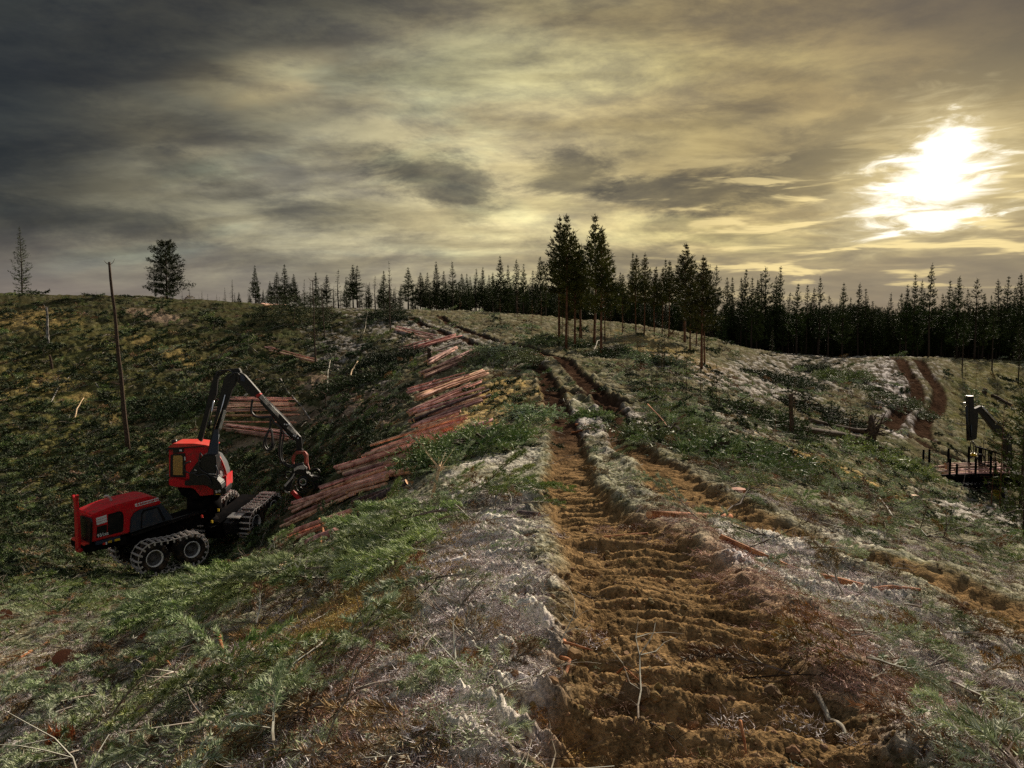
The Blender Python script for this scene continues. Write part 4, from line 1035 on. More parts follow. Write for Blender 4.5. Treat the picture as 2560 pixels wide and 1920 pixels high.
pile((1075,735),(1470,610),(1080,760),(1480,640), 3, .11, 'reddish log lying over the dark wet ones', 'logs over the dark wet ones')
S_ = lambda x, y: (x, y)
pile((536,1003),(722,1001),(540,1041),(738,1043), 15, .10, 'pinkish log in the big stack seen behind the crane', 'logs behind the crane', conv=S_, jit=7)
pile((556,1057),(742,1060),(556,1057),(742,1060), 1, .10, 'single log between the two stacks behind the crane', None, conv=S_, jit=1)
pile((556,1067),(722,1078),(562,1082),(715,1100), 9, .10, 'pinkish log in the lower stack behind the crane', 'logs in the lower stack behind the crane', conv=S_, jit=5)
pile((690,1325),(950,1203),(740,1345),(1010,1212), 3, .15, 'thick brown log with pale end beside the lowest stack', 'thick brown logs', wet=.5)
pile((655,764),(700,760),(660,768),(720,762), 2, .16, 'reddish log on the skyline left of the dark brush pile', 'logs on the skyline', conv=S_, jit=2)

def stick(pxs, r0, r1, label, name='branch', cat='branch', m='deadwood', lift=.03, wob=.02, twigs=0, dz=None, group=None):
    g = Geo(); pts = []
    P_ = [on(*p) + Vector((0, 0, lift + (dz[i] if dz else 0))) for i, p in enumerate(pxs)]
    seg = []
    for i in range(len(P_) - 1):
        for f in (0, .33, .66): seg.append(P_[i].lerp(P_[i + 1], f) + rv(wob * (P_[1] - P_[0]).length * .3))
    seg.append(P_[-1]); base = seg[0].copy(); n = len(seg) - 1
    seg = [s_ - base for s_ in seg]
    g.tube(seg, [r0 + (r1 - r0) * i / n for i in range(n + 1)], 7, 0, capmi=1)
    for q in range(twigs):
        i = random.randint(1, n); p = seg[i]; d = (seg[i] - seg[i - 1]).normalized(); L = (seg[-1]).length * random.uniform(.08, .22)
        dd = (d * .6 + rv(.6)).normalized(); dd.z = abs(dd.z) * .6; a = p; sp = [a]
        for w_ in range(3): a = a + dd * L / 3; dd = (dd + rv(.25)).normalized(); sp.append(a)
        rr = (r0 + (r1 - r0) * i / n) * .6; g.tube(sp, [rr, rr * .8, rr * .55, rr * .3], 5, 0, cap=False)
    o = link(name, g.mesh(name, [M[m], M['wood']], True), loc=base); return tag(o, label, cat, group)
random.seed(9)
# far left slope sticks
stick([(113,1028),(145,970),(205,910),(265,880)], .06, .03, 'long pale broken branch leaning on the left slope below the snag', m='twig')
stick([(438,930),(508,917)], .12, .10, 'short pale log lying alone left of the crane top', 'log', 'log', 'wood_pale', .1)
stick([(505,868),(560,890),(625,918),(668,938)], .05, .02, 'long thin pale branch above the crane top', m='twig')
stick([(610,862),(650,884)], .05, .02, 'short pale branch left of the lone log bundle', m='twig')
stick([(203,1127),(240,1160),(262,1190),(300,1225)], .06, .03, 'thin grey branch pointing down behind the harvester cab', m='twig')
stick([(40,1212),(85,1195)], .06, .03, 'small pale stick at the left edge on the mossy slope', m='twig')
stick([(0,1313),(42,1306)], .05, .04, 'pale stick at the left edge level with the engine hood', m='twig')
stick([(235,955),(262,990),(300,1018)], .05, .02, 'thin branch behind the tall leaning snag', m='twig')
stick([(648,1184),(712,1168)], .09, .06, 'pale broken log piece above the front tracks', 'log', 'log', 'wood_pale', .08)
stick([(700,950),(722,985),(748,1010),(776,1050)], .06, .04, 'crooked pale branch right of the crane', m='birch')
stick([(866,970),(880,945),(895,935)], .07, .03, 'pale split branch standing out of the dark valley brush', m='wood_pale', dz=[0,.6,1.0])
stick([(818,995),(820,950),(826,925)], .05, .03, 'thin pale stake left of the crossed sticks in the valley', m='twig', dz=[0,.5,.9])
stick([(940,995),(978,973)], .04, .02, 'slender pale stick in the valley brush', m='twig')
stick([(185,1060),(192,1035),(210,1015)], .06, .03, 'forked pale stake on the left slope', m='wood_pale', dz=[0,.4,.8])
stick([(908,790+52),(915,815),(920,800)], .03, .02, 'thin upright stick near the brush by the log bundle', m='twig', dz=[0,.5,.9])
# uprights: snags
def snag(bx, by, tx, ty, r0, r1, label, m='deadwood', n_tw=6, name='dead_tree', cat='dead tree'):
    p = on(bx, by); top = pt(tx, ty, p.y); g = Geo(); d = top - p; pts = []
    n = 12
    for i in range(n + 1): pts.append(d * (i / n) + Vector((random.uniform(-.03, .03), random.uniform(-.03, .03), 0)) * (i > 0))
    pts[0].z -= .3
    g.tube(pts, [r0 + (r1 - r0) * i / n for i in range(n + 1)], 8, 0)
    for q in range(n_tw):
        f = random.uniform(.35, .99) if q > 1 else .985; a = p * 0 + d * f; L = random.uniform(.3, .8) if q > 1 else .35; s_ = random.choice((-1, 1))
        g.tube([a, a + Vector((s_ * L * .6, 0, .12)), a + Vector((s_ * L, 0, .15 + random.uniform(0, .3)))], [.03, .02, .008], 4, 0, cap=False)
    return tag(link(name, g.mesh(name, [M[m]], True), loc=p), label, cat)
snag(321,1130,273,655,.16,.075,'tall branchless leaning dead trunk left of the harvester crane', n_tw=9)
snag(120,862,117,768,.16,.10,'broken birch snag with pale bark on the left slope','birch',2,'birch_snag','dead tree')
snag(130,917,124,888,.12,.11,'short broken stump piece standing below the birch snag','deadwood',0,'broken_stump','stump')
snag(790,925,781,700,.07,.03,'tall thin bare trunk standing by the lone log bundle', n_tw=7)
snag(812,838,802,712,.06,.03,'thin bare trunk just right of the dark brush pile', n_tw=5)
snag(976,835,972,700,.07,.03,'thin bare trunk rising left of the small red log bundle', n_tw=3)
snag(732,820,738,765,.05,.03,'thin stick standing on the dark brush pile slope', n_tw=1)
snag(814,1023,814,985,.04,.03,'upright of the small crossed sticks in the valley', n_tw=2)
snag(1073,902,1073,872,.16,.15,'small dark stump in front of the top log stack', 'deadwood', 0, 'stump', 'stump')
snag(2460,985,2464,972,.25,.22,'dark stump on the far right slope beside a fallen log', 'deadwood', 0, 'stump', 'stump')
# leaning stake near the log row
p = on(1078,1248); q = pt(1100,1165, p.y - .2)
g = Geo(); g.tube([Vector((0,0,-.1)), (q - p) * .5, q - p], [.035,.03,.022], 7, 0, capmi=1)
for i in range(9):
    a = (q - p) * random.uniform(.85, 1.0); e = a + rv(.3) + Vector((0, 0, .15)); g.tube([a, e], [.012, .004], 3, 0, cap=False); needles(g, a.lerp(e, .3), e, 26, .09, .007, 2)
tag(link('sapling_top', g.mesh('sapling_top', [M['wood_pale'], M['wood'], M['needle_frost']], True), loc=p), 'pale bent sapling stem with a frosted tuft, beside the log row', 'sapling')
# ridge and right side
stick([(1622,1300),(1826,1284)], .052, .048, 'bright orange-barked log lying across the wheel tracks', 'log', 'log', 'bark_orange', .09, .004)
stick([(1470,1325),(1620,1328)], .022, .018, 'reddish thin log half buried in the left wheel track', 'log', 'log', 'bark_orange', .02, .01)
stick([(1800,1378),(1980,1424),(2160,1468)], .028, .042, 'long orange fallen trunk on the frosty bank right of the ruts', 'fallen_tree', 'fallen tree', 'bark_orange', .06, .006)
stick([(2160,1470),(2230,1482),(2300,1498)], .03, .015, 'thin orange branch carrying on from the long fallen trunk', m='bark_orange')
stick([(2340,1040),(2440,1065)], .05, .04, 'thin fallen pole above the forwarder load', m='twig')
stick([(1952,1072),(2020,1085),(2100,1095),(2170,1103)], .17, .20, 'lower dark fallen tree on the right slope', 'fallen_tree', 'fallen tree', 'deadwood', .2, .003)
stick([(2015,1055),(2080,1070),(2140,1080),(2178,1085)], .14, .20, 'upper dark fallen tree on the right slope', 'fallen_tree', 'fallen tree', 'deadwood', .2, .003)
stick([(2110,1056),(2170,1068)], .09, .09, 'short dark fallen stem above the two fallen trees', 'fallen_tree', 'fallen tree', 'deadwood', .15, .003)
stick([(2480,990),(2530,1015)], .16, .14, 'dark fallen log by the stump on the far right slope', 'log', 'log', 'deadwood', .12)
g = Geo(); p = on(2180, 1098)
for i in range(34):
    a = rv(.15); e = Vector((random.uniform(-.3, 1.2), random.uniform(-.6, .6), random.uniform(-.2, 1.7))); g.tube([a + Vector((0, 0, .5)), e * .5 + rv(.15) + Vector((0, 0, .5)), e + Vector((0, 0, .3))], [.07, .045, .015], 5, 0, cap=False)
g.tube([Vector((-.1, 0, -.2)), Vector((0, 0, .6)), Vector((-.05, .1, 1.6))], [.35, .3, .1], 8, 0)
tag(link('root_plate', g.mesh('root_plate', [M['deadwood']], True), loc=p), 'torn root plate at the end of the fallen trees', 'uprooted roots')
snag(1980,1093,1978,985,.10,.09,'bare dark pole standing left of the fallen trees', n_tw=1, name='bare_pole', cat='dead tree')
stick([(1480,885),(1493,868),(1510,858)], .04, .03, 'pale stick leaning at the foot of the tall pines', m='twig', dz=[0, .4, .7])
stick([(1618,1035),(1660,1075),(1700,1125)], .022, .012, 'long pale twig lying over green slash right of the road', m='bark_orange', lift=.25)
stick([(1300,900),(1350,880),(1372,905)], .05, .04, 'crossed orange sticks between the ruts at the crest', m='bark_orange', lift=.1)
stick([(1290,872),(1340,892),(1400,898)], .05, .03, 'long orange stick bridging the ruts at the crest', m='bark_orange', lift=.1)
stick([(1430,1070),(1470,1082),(1500,1080)], .03, .02, 'orange stick on the grass strip between the ruts', m='bark_orange')
stick([(1440,1060),(1480,1070)], .05, .04, 'thin orange pole on the green strip between the ruts', m='bark_orange')
# foreground sticks
stick([(2040,1705),(2075,1745),(2105,1785),(2120,1805)], .018, .008, 'frosted broken stick on the brown soil at the right of the near rut', m='twig', twigs=4)
stick([(1850,1795),(1862,1812),(1866,1822)], .008, .004, 'tiny pale root poking from the near rut', m='bark_orange', dz=[.06, .02, 0])
stick([(1410,1590),(1402,1615),(1425,1635),(1410,1660),(1395,1680)], .014, .007, 'orange root curling on the left lip of the near rut', m='bark_orange', name='root', cat='root')
stick([(1408,1600),(1440,1600),(1480,1605)], .009, .004, 'thin orange root branching from the curled root', m='bark_orange', name='root', cat='root')
stick([(1530,1630),(1560,1640),(1610,1662)], .006, .003, 'fine pale root lying in the near rut', m='bark_orange', name='root', cat='root')
stick([(890,1790),(875,1830),(880,1870),(920,1915),(960,1940)], .013, .009, 'frosty forked branch at the bottom left of centre', m='twig', twigs=6)
stick([(245,1840),(320,1785),(390,1720),(440,1690),(520,1660)], .028, .010, 'long dark frosted branch across the lower left slash', m='twig', twigs=12)
stick([(460,1715),(470,1760),(510,1830),(540,1868)], .016, .008, 'crooked frosted branch standing in the lower left slash', m='twig', twigs=14, lift=.12)
stick([(375,1645),(400,1660),(425,1680)], .02, .014, 'pinkish broken stub above the long branch', m='bark_orange', lift=.08)
stick([(550,1635),(558,1668),(560,1690)], .016, .012, 'short upright pinkish stick in the left slash', m='bark_orange', dz=[.22, .1, 0])
stick([(130,1780),(160,1765),(250,1740),(300,1735)], .03, .015, 'dark branch under the two cut log ends', m='twig_dark')
stick([(690,1450),(716,1425),(735,1412)], .06, .03, 'pale split piece of wood among the near boughs', m='wood_pale', lift=.12)
stick([(40,1648),(70,1628),(118,1602)], .03, .02, 'brown broken branch lying above the two cut log ends', m='bark_orange')
stick([(590,1405),(640,1398),(700,1378)], .035, .02, 'reddish branch reaching from the slash to the lowest log stack', m='bark_orange', lift=.15)
stick([(800,1325),(806,1355),(800,1375)], .03, .025, 'orange branch stub standing beside the thick logs', m='bark_orange', dz=[.4,.15,0])
stick([(1060,1365),(1100,1310),(1130,1290),(1190,1330),(1290,1345)], .014, .006, 'looping frosty branch right of the big green boughs', m='twig', twigs=16, lift=.2)
stick([(2165,1230),(2200,1270),(2260,1330),(2320,1370),(2420,1400)], .022, .010, 'long dark branch curving over the right slash', m='twig', twigs=14, lift=.2)
stick([(1790,1300),(1850,1270),(1872,1248),(1900,1270)], .014, .006, 'thin arched dark twigs by the orange-barked log', m='twig_dark', twigs=14, lift=.15)
stick([(1905,1340),(1910,1380),(1840,1370)], .010, .006, 'dark twig arch over the hollow on the bank', m='twig_dark', twigs=8, lift=.15)
stick([(2300,1755),(2304,1790),(2302,1830)], .018, .014, 'thick frost-covered branch stub standing in the bottom right hollow', m='twig', dz=[.05, .02, 0], name='branch_stub', cat='branch')
for j, (a, lb) in enumerate((([(2330,1860),(2370,1890),(2410,1905)], 'frosty forked twig at the bottom right, left arm'), ([(2345,1825),(2385,1870),(2412,1910)], 'frosty forked twig at the bottom right, middle arm'), ([(2412,1910),(2440,1890),(2470,1872)], 'frosty forked twig at the bottom right, right arm'))):
    stick(a, .012, .007, lb, m='frostcrumb', twigs=3, lift=.05)
# cut ends at the lower left
def cutlog(px, py, r, dirv, L, label, m='bark_wet'):
    p = on(px, py, r * .55); d = Vector(dirv).normalized(); g = Geo()
    g.tube([Vector((0, 0, 0)), d * L * .5, d * L], [r, r * .97, r * .92], 16, 0, cap=False)
    ring = g.v[:16]; g.poly([v for v in ring][::-1], 1)
    o = link('log', g.mesh('log', [M[m], M['cutred']], False), loc=p); return tag(o, label, 'log')
M['cutred'] = mat('cut_log_end', (.42, .17, .09), .7, col2=(.26, .09, .05), scale=6)
cutlog(163, 1675, .155, (-.5, .8, -.5), .7, 'upper of two cut logs facing the camera at the lower left')
cutlog(100, 1702, .125, (-.5, .8, -.5), .7, 'lower, smaller of two cut logs facing the camera at the lower left')
cutlog(12, 1541, .15, (-.5, .8, -.5), .6, 'dull red cut log end at the left edge')
cutlog(2550, 1362, .14, (.9, .4, -.1), 2.0, 'cut log end poking in at the right edge')
cutlog(1388-40, 1290, .0001 + .05, (-.9, .5, 0), .5, 'small dark log end at the roadside')
# stumps
def stump(px, py, r, h, label, m='bark_wet', top='wood', ragged=False):
    p = on(px, py, -.08); g = Geo(); n = 18
    prof = [(1.35, 0), (1.08, h * .4), (1.0, h * .8), (.98, h)]
    for k in range(n):
        for rr, z in prof:
            a = 2 * PI * k / n; w = 1 + .06 * math.sin(3 * a + px) + .04 * math.sin(7 * a); zz = z + (random.uniform(-.3, .35) * h if ragged and z == h else 0)
            g.v.append(Vector((math.cos(a) * r * rr * w, math.sin(a) * r * rr * w, zz)))
    m_ = len(prof); g.n = n * m_
    for k in range(n):
        k2 = (k + 1) % n
        for j in range(m_ - 1): g.f.append((k * m_ + j, k2 * m_ + j, k2 * m_ + j + 1, k * m_ + j + 1)); g.m.append(0)
    c = len(g.v); g.v.append(Vector((0, 0, h * (.7 if ragged else 1.01)))); g.n += 1
    for k in range(n): g.f.append((k * m_ + m_ - 1, ((k + 1) % n) * m_ + m_ - 1, c)); g.m.append(1)
    if ragged:
        for i in range(40):
            a = random.uniform(0, 2 * PI); b = Vector((math.cos(a), math.sin(a), 0)) * r * random.uniform(.3, 1); g.tri(b + Vector((.02, 0, h * .6)), b + Vector((-.02, .01, h * .6)), b + Vector((0, 0, h * random.uniform(1, 1.5))), 1)
    return tag(link('stump', g.mesh('stump', [M[m], M[top]]), loc=p), label, 'stump')
stump(150, 1890, .10, .24, 'ragged rotten orange stump at the bottom left', 'bark_orange', 'bark_orange', True)
stump(2080, 1296, .11, .16, 'low pale cut stump in the slash right of the ruts')
stump(2202, 1212+30, .12, .16, 'small stump on the right bank beside the amber strip')
stump(380, 1598, .16, .14, 'low reddish stump left of the near boughs', 'bark_orange', 'cutred')
stump(1845, 1237, .13, .15, 'small orange stump beyond the orange-barked log', 'bark_orange', 'cutred')
stump(2288, 1248, .15, .2, 'dark stump at the edge of the slope above the forwarder track', 'deadwood')
# stones
def stone(px, py, r, label):
    p = on(px, py, r * .25); o = link('stone', STN[random.randint(0, 2)], loc=p); o.scale = (r * 2, r * 1.5, r * 1.5); o.rotation_euler = (0, 0, random.uniform(0, 3)); tag(o, label, 'stone')
STN = []
for i in range(3):
    me = make_clod(330 + i, [M['stone']])
    for v in me.vertices: v.co = v.co.normalized() * (.35 + .12 * v.co.length)
    me.polygons.foreach_set('use_smooth', [True] * len(me.polygons)); STN.append(me)
for a in ((2300,1610,.09,'largest rounded stone on the frosty right bank'),(2246,1745,.035,'small pale stone left of the frosty stub'),(2440,1855,.05,'tan stone in the bottom right hollow'),(2480,1830,.06,'dull ochre stone near the right bottom corner'),(2355,1885,.06,'stone under the forked frosty twigs'),(2460,1915,.05,'stone at the bottom right corner'),(2225,1738,.025,'tiny stone beside the small pale stone'),(1950,1535,.03,'small stone on the edge of the red needles'),(1490,1735,.03,'pebble in the bottom of the near rut')):
    stone(*a)

# ------------------------------------------------------------------ brush piles and big boughs
def brush(px, py, w, h, label, mats, depth=None, n=60, coll='far_dark'):
    p = on(px, py); g = Geo(); depth = depth or w * .8
    sx_ = (gz(p.x + .8, p.y) - gz(p.x - .8, p.y)) / 1.6; sy_ = (gz(p.x, p.y + .8) - gz(p.x, p.y - .8)) / 1.6
    rs = random.Random(px)
    for i in range(n):
        a = rs.uniform(0, 2 * PI); r = math.sqrt(rs.random()); x = math.cos(a) * r * w / 2; y = math.sin(a) * r * depth / 2
        z = sx_ * x + sy_ * y + h * max(0, 1 - r * r) * rs.uniform(.45, 1.0)
        d = Vector((math.cos(a) + rs.uniform(-.7, .7), math.sin(a) + rs.uniform(-.7, .7), rs.uniform(-.35, .25))).normalized(); L = rs.uniform(.6, 1.3) * min(1, w / 3)
        q = Vector((x, y, z)); e = q + d * L
        random.seed(i + px)
        g.tube([q - d * L * .5, q, e], [.03, .02, .006], 3, 1, cap=False)
        sz = L
        for k in range(8):
            f = k / 8; b = q.lerp(e, f); t_ = b + (d * .5 + rv(.5)).normalized() * L * .35
            needles(g, b, t_, 9, .17 * sz, .018, 0)
        needles(g, q, e, 14, .16 * sz, .018, 0)
    # dense dark heart so that the heap is not see-through
    for i in range(n * 10):
        a = rs.uniform(0, 2 * PI); r = math.sqrt(rs.random()) * .95; x = math.cos(a) * r * w / 2; y = math.sin(a) * r * depth / 2
        z = sx_ * x + sy_ * y + h * max(0, 1 - r * r) * rs.uniform(.1, .8); q = Vector((x, y, z)); d = Vector((rs.gauss(0, 1), rs.gauss(0, 1), rs.gauss(0, .5))).normalized(); wv = d.cross(Vector((rs.gauss(0, 1), rs.gauss(0, 1), 1))).normalized() * .04
        g.tri(q - wv, q + wv, q + d * rs.uniform(.2, .5), 0)
    return tag(link('brush_pile', g.mesh('brush_pile', mats), loc=p), label, 'brush pile')
DK = [M['needle_dark'], M['twig_dark']]; GR = [M['needle'], M['twig_dark']]; FZ = [M['needle_frost'], M['twig_dark']]
brush(740, 800, 11, 3.6, 'big dark brush pile breaking the skyline left of centre', DK, n=240)
brush(965, 800, 5.5, 1.8, 'dark brush pile on the crest at the left end of the open row', DK, n=110)
brush(975, 905, 6.5, 1.4, 'dark mound of boughs left of the upper log stacks', DK, n=150)
brush(900, 960, 6, .9, 'dark spread of boughs in the valley middle', DK, n=110)
brush(490, 1020, 7, 1.3, 'dark green heap of boughs behind the crane', DK, n=140)
brush(2035, 924, 5, 1.0, 'right one of two dark mounds on the frosty slope', DK, n=80)
brush(1935, 960, 5, 1.0, 'left one of the dark mounds on the frosty slope', DK, n=80)
brush(1995, 966, 4.6, 1.0, 'dark mound just right of the left one on the frosty slope', DK, n=70)
brush(2110, 950, 6, 1.1, 'green mound in the middle of the frosty slope', GR, n=100)
brush(2250, 1015, 7, .8, 'green heap cut by the far wheel tracks', GR, n=90)
brush(2050, 1040, 6, .8, 'dark twiggy heap above the fallen trees', DK, n=90)
brush(1900, 1050, 4.5, .7, 'dark heap left of the fallen trees', DK, n=70)
brush(1520, 890, 3.5, .9, 'dark heap at the foot of the tall pine group', DK, n=60)
brush(1380, 865, 5, .8, 'green heap right beside the crest ruts', GR, n=80)
brush(1255, 905, 5.5, .9, 'green heap left of the crest ruts', GR, n=100)
brush(1240, 885, 3.4, .6, 'frosted green heap beside the upper road bend', FZ, n=60)
brush(1830, 1150, 3.0, .45, 'dark green heap on the right bank of the ridge', GR, n=70)
brush(1660, 1100, 2.2, .4, 'dark green heap right of the right rut', GR, n=60)
brush(1200, 1105, 2.2, .45, 'green heap left of the left rut', GR, n=80)
brush(1150, 1140, 2.6, .45, 'green heap on the shoulder above the leaning stake', GR, n=80)
brush(1335, 1045, 1.6, .3, 'frosted green bough heap at the left rut edge', FZ, n=40)
brush(1478, 1045, 1.1, .25, 'green tuft heap between the two ruts', GR, n=50)
brush(2210, 1150, 4.5, .6, 'green heap on the slope left of the forwarder', GR, n=80)
brush(1640, 905, 4, .5, 'frosted heap on the right shoulder of the crest', FZ, n=60)
def boughs(pxs, L, label, seeds, mats, group=None):
    for i, (x, y, ang, ln) in enumerate(pxs):
        random.seed(seeds + i); lb = label
        me = make_bough(seeds + i, L * ln, 20, 110, .085, .0042, mats, .12)
        o = link('pine_bough', me, loc=on(x, y, .10 + .05 * (i % 3))); o.rotation_euler = (random.uniform(-.3, .3), random.uniform(.02, .2), ang); tag(o, label, 'pine bough', group)
boughs([(1190,1310,3.3,1.1),(1150,1330,3.5,1.0),(1120,1345,3.35,1.1),(1180,1350,3.6,.95),(1100,1300,3.2,.9),(1085,1370,3.6,1.0),(1160,1365,3.75,.9),(1050,1330,3.3,.9),(1060,1385,3.6,.85),(1120,1400,3.7,.9),(1200,1285,2.9,.8),(1010,1350,3.4,.8)], 1.15, 'bright green bough in the big heap left of the near ruts', 900, [M['needle_lush'] if 'needle_lush' in M else M['needle'], M['twig']], 'boughs of the big bright heap')
boughs([(640,1470,3.5,1.0),(580,1500,3.6,1.0),(700,1460,3.4,1.0),(760,1450,3.2,1.0),(600,1450,3.3,.9),(540,1530,3.7,.9),(680,1500,3.5,.9),(800,1430,3.2,.9),(820,1470,3.0,.8),(500,1545,3.6,.8),(740,1490,3.5,.8),(660,1520,3.4,.8)], 1.3, 'green bough in the bank of boughs right of the rear wheels', 930, [M['needle_lush'] if 'needle_lush' in M else M['needle'], M['twig']], 'boughs right of the rear wheels')
boughs([(2420,1330,1.9,.8),(2440,1360,2.2,.8),(2400,1350,1.6,.7)], 1.1, 'upright green bough in the slash near the right edge', 960, GR, 'upright boughs near the right edge')
# ------------------------------------------------------------------ machines
def paint(name, col, rough=.35, metal=0.0, dirt=.5, spec=.5):
    m = bpy.data.materials.new(name); m.use_nodes = True; k = NT(m.node_tree); b = k.n['Principled BSDF']
    tc = k.new('ShaderNodeTexCoord'); v = tc.outputs['Object']
    n = k.noise(v, 3.5, 6, .65); n2 = k.noise(v, 22, 4, .6)
    f = k.math('MULTIPLY', k.smooth(k.math('ADD', n, k.math('MULTIPLY', n2, .35)), .62, .84), dirt)
    k.put(b.inputs['Base Color'], k.mix(f, (*col, 1), (.11, .075, .05, 1)))
    k.put(b.inputs['Roughness'], k.math('ADD', rough, k.math('MULTIPLY', f, .5)))
    b.inputs['Metallic'].default_value = metal; b.inputs['Specular IOR Level'].default_value = spec
    return m
M['red'] = paint('red_paint', (.62, .006, .014), .5, dirt=.6, spec=.35)
M['yoke'] = paint('worn_red_paint', (.34, .05, .03), .6, dirt=.8)
M['red2'] = paint('red_orange_paint', (.70, .035, .02), .45, dirt=.3)
M['black'] = paint('black_paint', (.006, .006, .008), .4, dirt=.10, spec=.35)
M['black_matt'] = paint('black_matt', (.005, .005, .006), .9, dirt=.08, spec=.03)
M['steelblue'] = paint('blue_grey_mesh', (.022, .032, .050), .6, dirt=.3)
M['navy'] = paint('navy_paint', (.015, .028, .060), .45, dirt=.2)
M['tyre'] = paint('tyre_rubber', (.014, .013, .013), .85, dirt=.9, spec=.2)
M['rim'] = paint('rim_grey', (.85, .82, .80), .5, .0, .2)
M['rimdark'] = paint('rim_dish', (.12, .12, .13), .55, .0, .5)
M['track'] = paint('track_steel', (.62, .57, .54), .5, .1, .25)
M['silver'] = paint('silver_steel', (.55, .52, .49), .4, .3, .7)
M['chrome'] = paint('chrome_rod', (.8, .8, .82), .15, 1.0, .0)
M['white'] = paint('white_decal', (.78, .78, .80), .5, 0, .1)
M['yellow'] = paint('yellow_decal', (.75, .48, .02), .5, 0, .3)
M['amber'] = paint('amber_window', (.42, .25, .06), .3, 0, .35)
M['hose'] = paint('rubber_hose', (.018, .018, .02), .5, dirt=.1)
M['yellow_rim'] = paint('yellow_wheel', (.42, .30, .02), .5, 0, .8)
gl = bpy.data.materials.new('cab_glass'); gl.use_nodes = True
gb = gl.node_tree.nodes['Principled BSDF']; gb.inputs['Base Color'].default_value = (.30, .32, .33, 1); gb.inputs['Roughness'].default_value = .06; gb.inputs['Alpha'].default_value = .55
M['glass'] = gl

class Frame:
    """a local frame x forward, y left, z up; picture coordinates can be dropped onto its planes"""
    def __init__(s, origin, yaw, pitch=0.0, base=None):
        s.o = Vector(origin); s.M = Matrix.Rotation(yaw, 3, 'Z') @ Matrix.Rotation(-pitch, 3, 'Y'); s.I = s.M.inverted(); s.base = Vector(base if base is not None else origin)
    def w(s, p): return s.o + s.M @ Vector(p) - s.base
    def pl(s, px, py, y):                    # picture point onto the plane y = const -> (x, z)
        t, sl = ray(px, py); d = s.I @ Vector((float(t), 1, float(sl))); o = s.I @ (-s.o)
        k = (y - o.y) / d.y; q = o + d * k; return (q.x, q.z)
    def plx(s, px, py, x):                   # onto the plane x = const -> (y, z)
        t, sl = ray(px, py); d = s.I @ Vector((float(t), 1, float(sl))); o = s.I @ (-s.o)
        k = (x - o.x) / d.x; q = o + d * k; return (q.y, q.z)
def prism(fr, prof, y0, y1, bev=.02, axis='y', inset=0.0):
    """extrude the profile [(x, z)] from y0 to y1 (or [(y, z)] along x) with bevelled edges -> bmesh"""
    bm = bmesh.new()
    def P3(a, b, c): return (a, c, b) if axis == 'y' else (c, a, b)
    v0 = [bm.verts.new(P3(a, b, y0)) for a, b in prof]; v1 = [bm.verts.new(P3(a, b, y1)) for a, b in prof]; n = len(prof)
    bm.faces.new(v0); bm.faces.new(v1[::-1])
    for i in range(n): bm.faces.new((v0[i], v1[i], v1[(i + 1) % n], v0[(i + 1) % n]))
    bmesh.ops.recalc_face_normals(bm, faces=bm.faces)
    if bev > 0: bmesh.ops.bevel(bm, geom=list(bm.edges), offset=bev, segments=2, affect='EDGES', clamp_overlap=True)
    for v in bm.verts: v.co = fr.w(v.co)
    return bm
def boxb(fr, c, s, bev=.015, rot=None):
    bm = bmesh.new(); bmesh.ops.create_cube(bm, size=1)
    for v in bm.verts: v.co = Vector((v.co.x * s[0], v.co.y * s[1], v.co.z * s[2]))
    if bev > 0: bmesh.ops.bevel(bm, geom=list(bm.edges), offset=min(bev, min(s) * .3), segments=2, affect='EDGES')
    for v in bm.verts:
        q = v.co if rot is None else rot @ v.co
        v.co = fr.w(q + Vector(c))
    return bm
def join(*bms):
    out = bmesh.new()
    for b in bms:
        me = bpy.data.meshes.new('t'); b.to_mesh(me); out.from_mesh(me); b.free(); bpy.data.meshes.remove(me)
    return out
def part(name, bm, m, parent, smooth=False):
    me = bpy.data.meshes.new(name)
    if isinstance(bm, Geo): me = bm.mesh(name, [M[m]], smooth)
    else:
        bm.to_mesh(me); bm.free(); me.materials.append(M[m])
        if smooth: me.polygons.foreach_set('use_smooth', [True] * len(me.polygons))
    return link(name, me, parent)
def tubeb(fr, pts, r, sides=8, r1=None):
    g = Geo(); pts = [fr.w(p) for p in pts]; n = len(pts) - 1
    g.tube(pts, [r + ((r1 if r1 else r) - r) * i / n for i in range(n + 1)], sides); return g
def spline(pts, n=8):
    q = [pts[0]] + list(pts) + [pts[-1]]; out = []
    for i in range(1, len(q) - 2):
        p0, p1, p2, p3 = map(Vector, (q[i - 1], q[i], q[i + 1], q[i + 2]))
        for k in range(n):
            f = k / n; out.append(.5 * (2 * p1 + (p2 - p0) * f + (2 * p0 - 5 * p1 + 4 * p2 - p3) * f * f + (3 * p1 - p0 - 3 * p2 + p3) * f ** 3))
    out.append(Vector(pts[-1])); return out
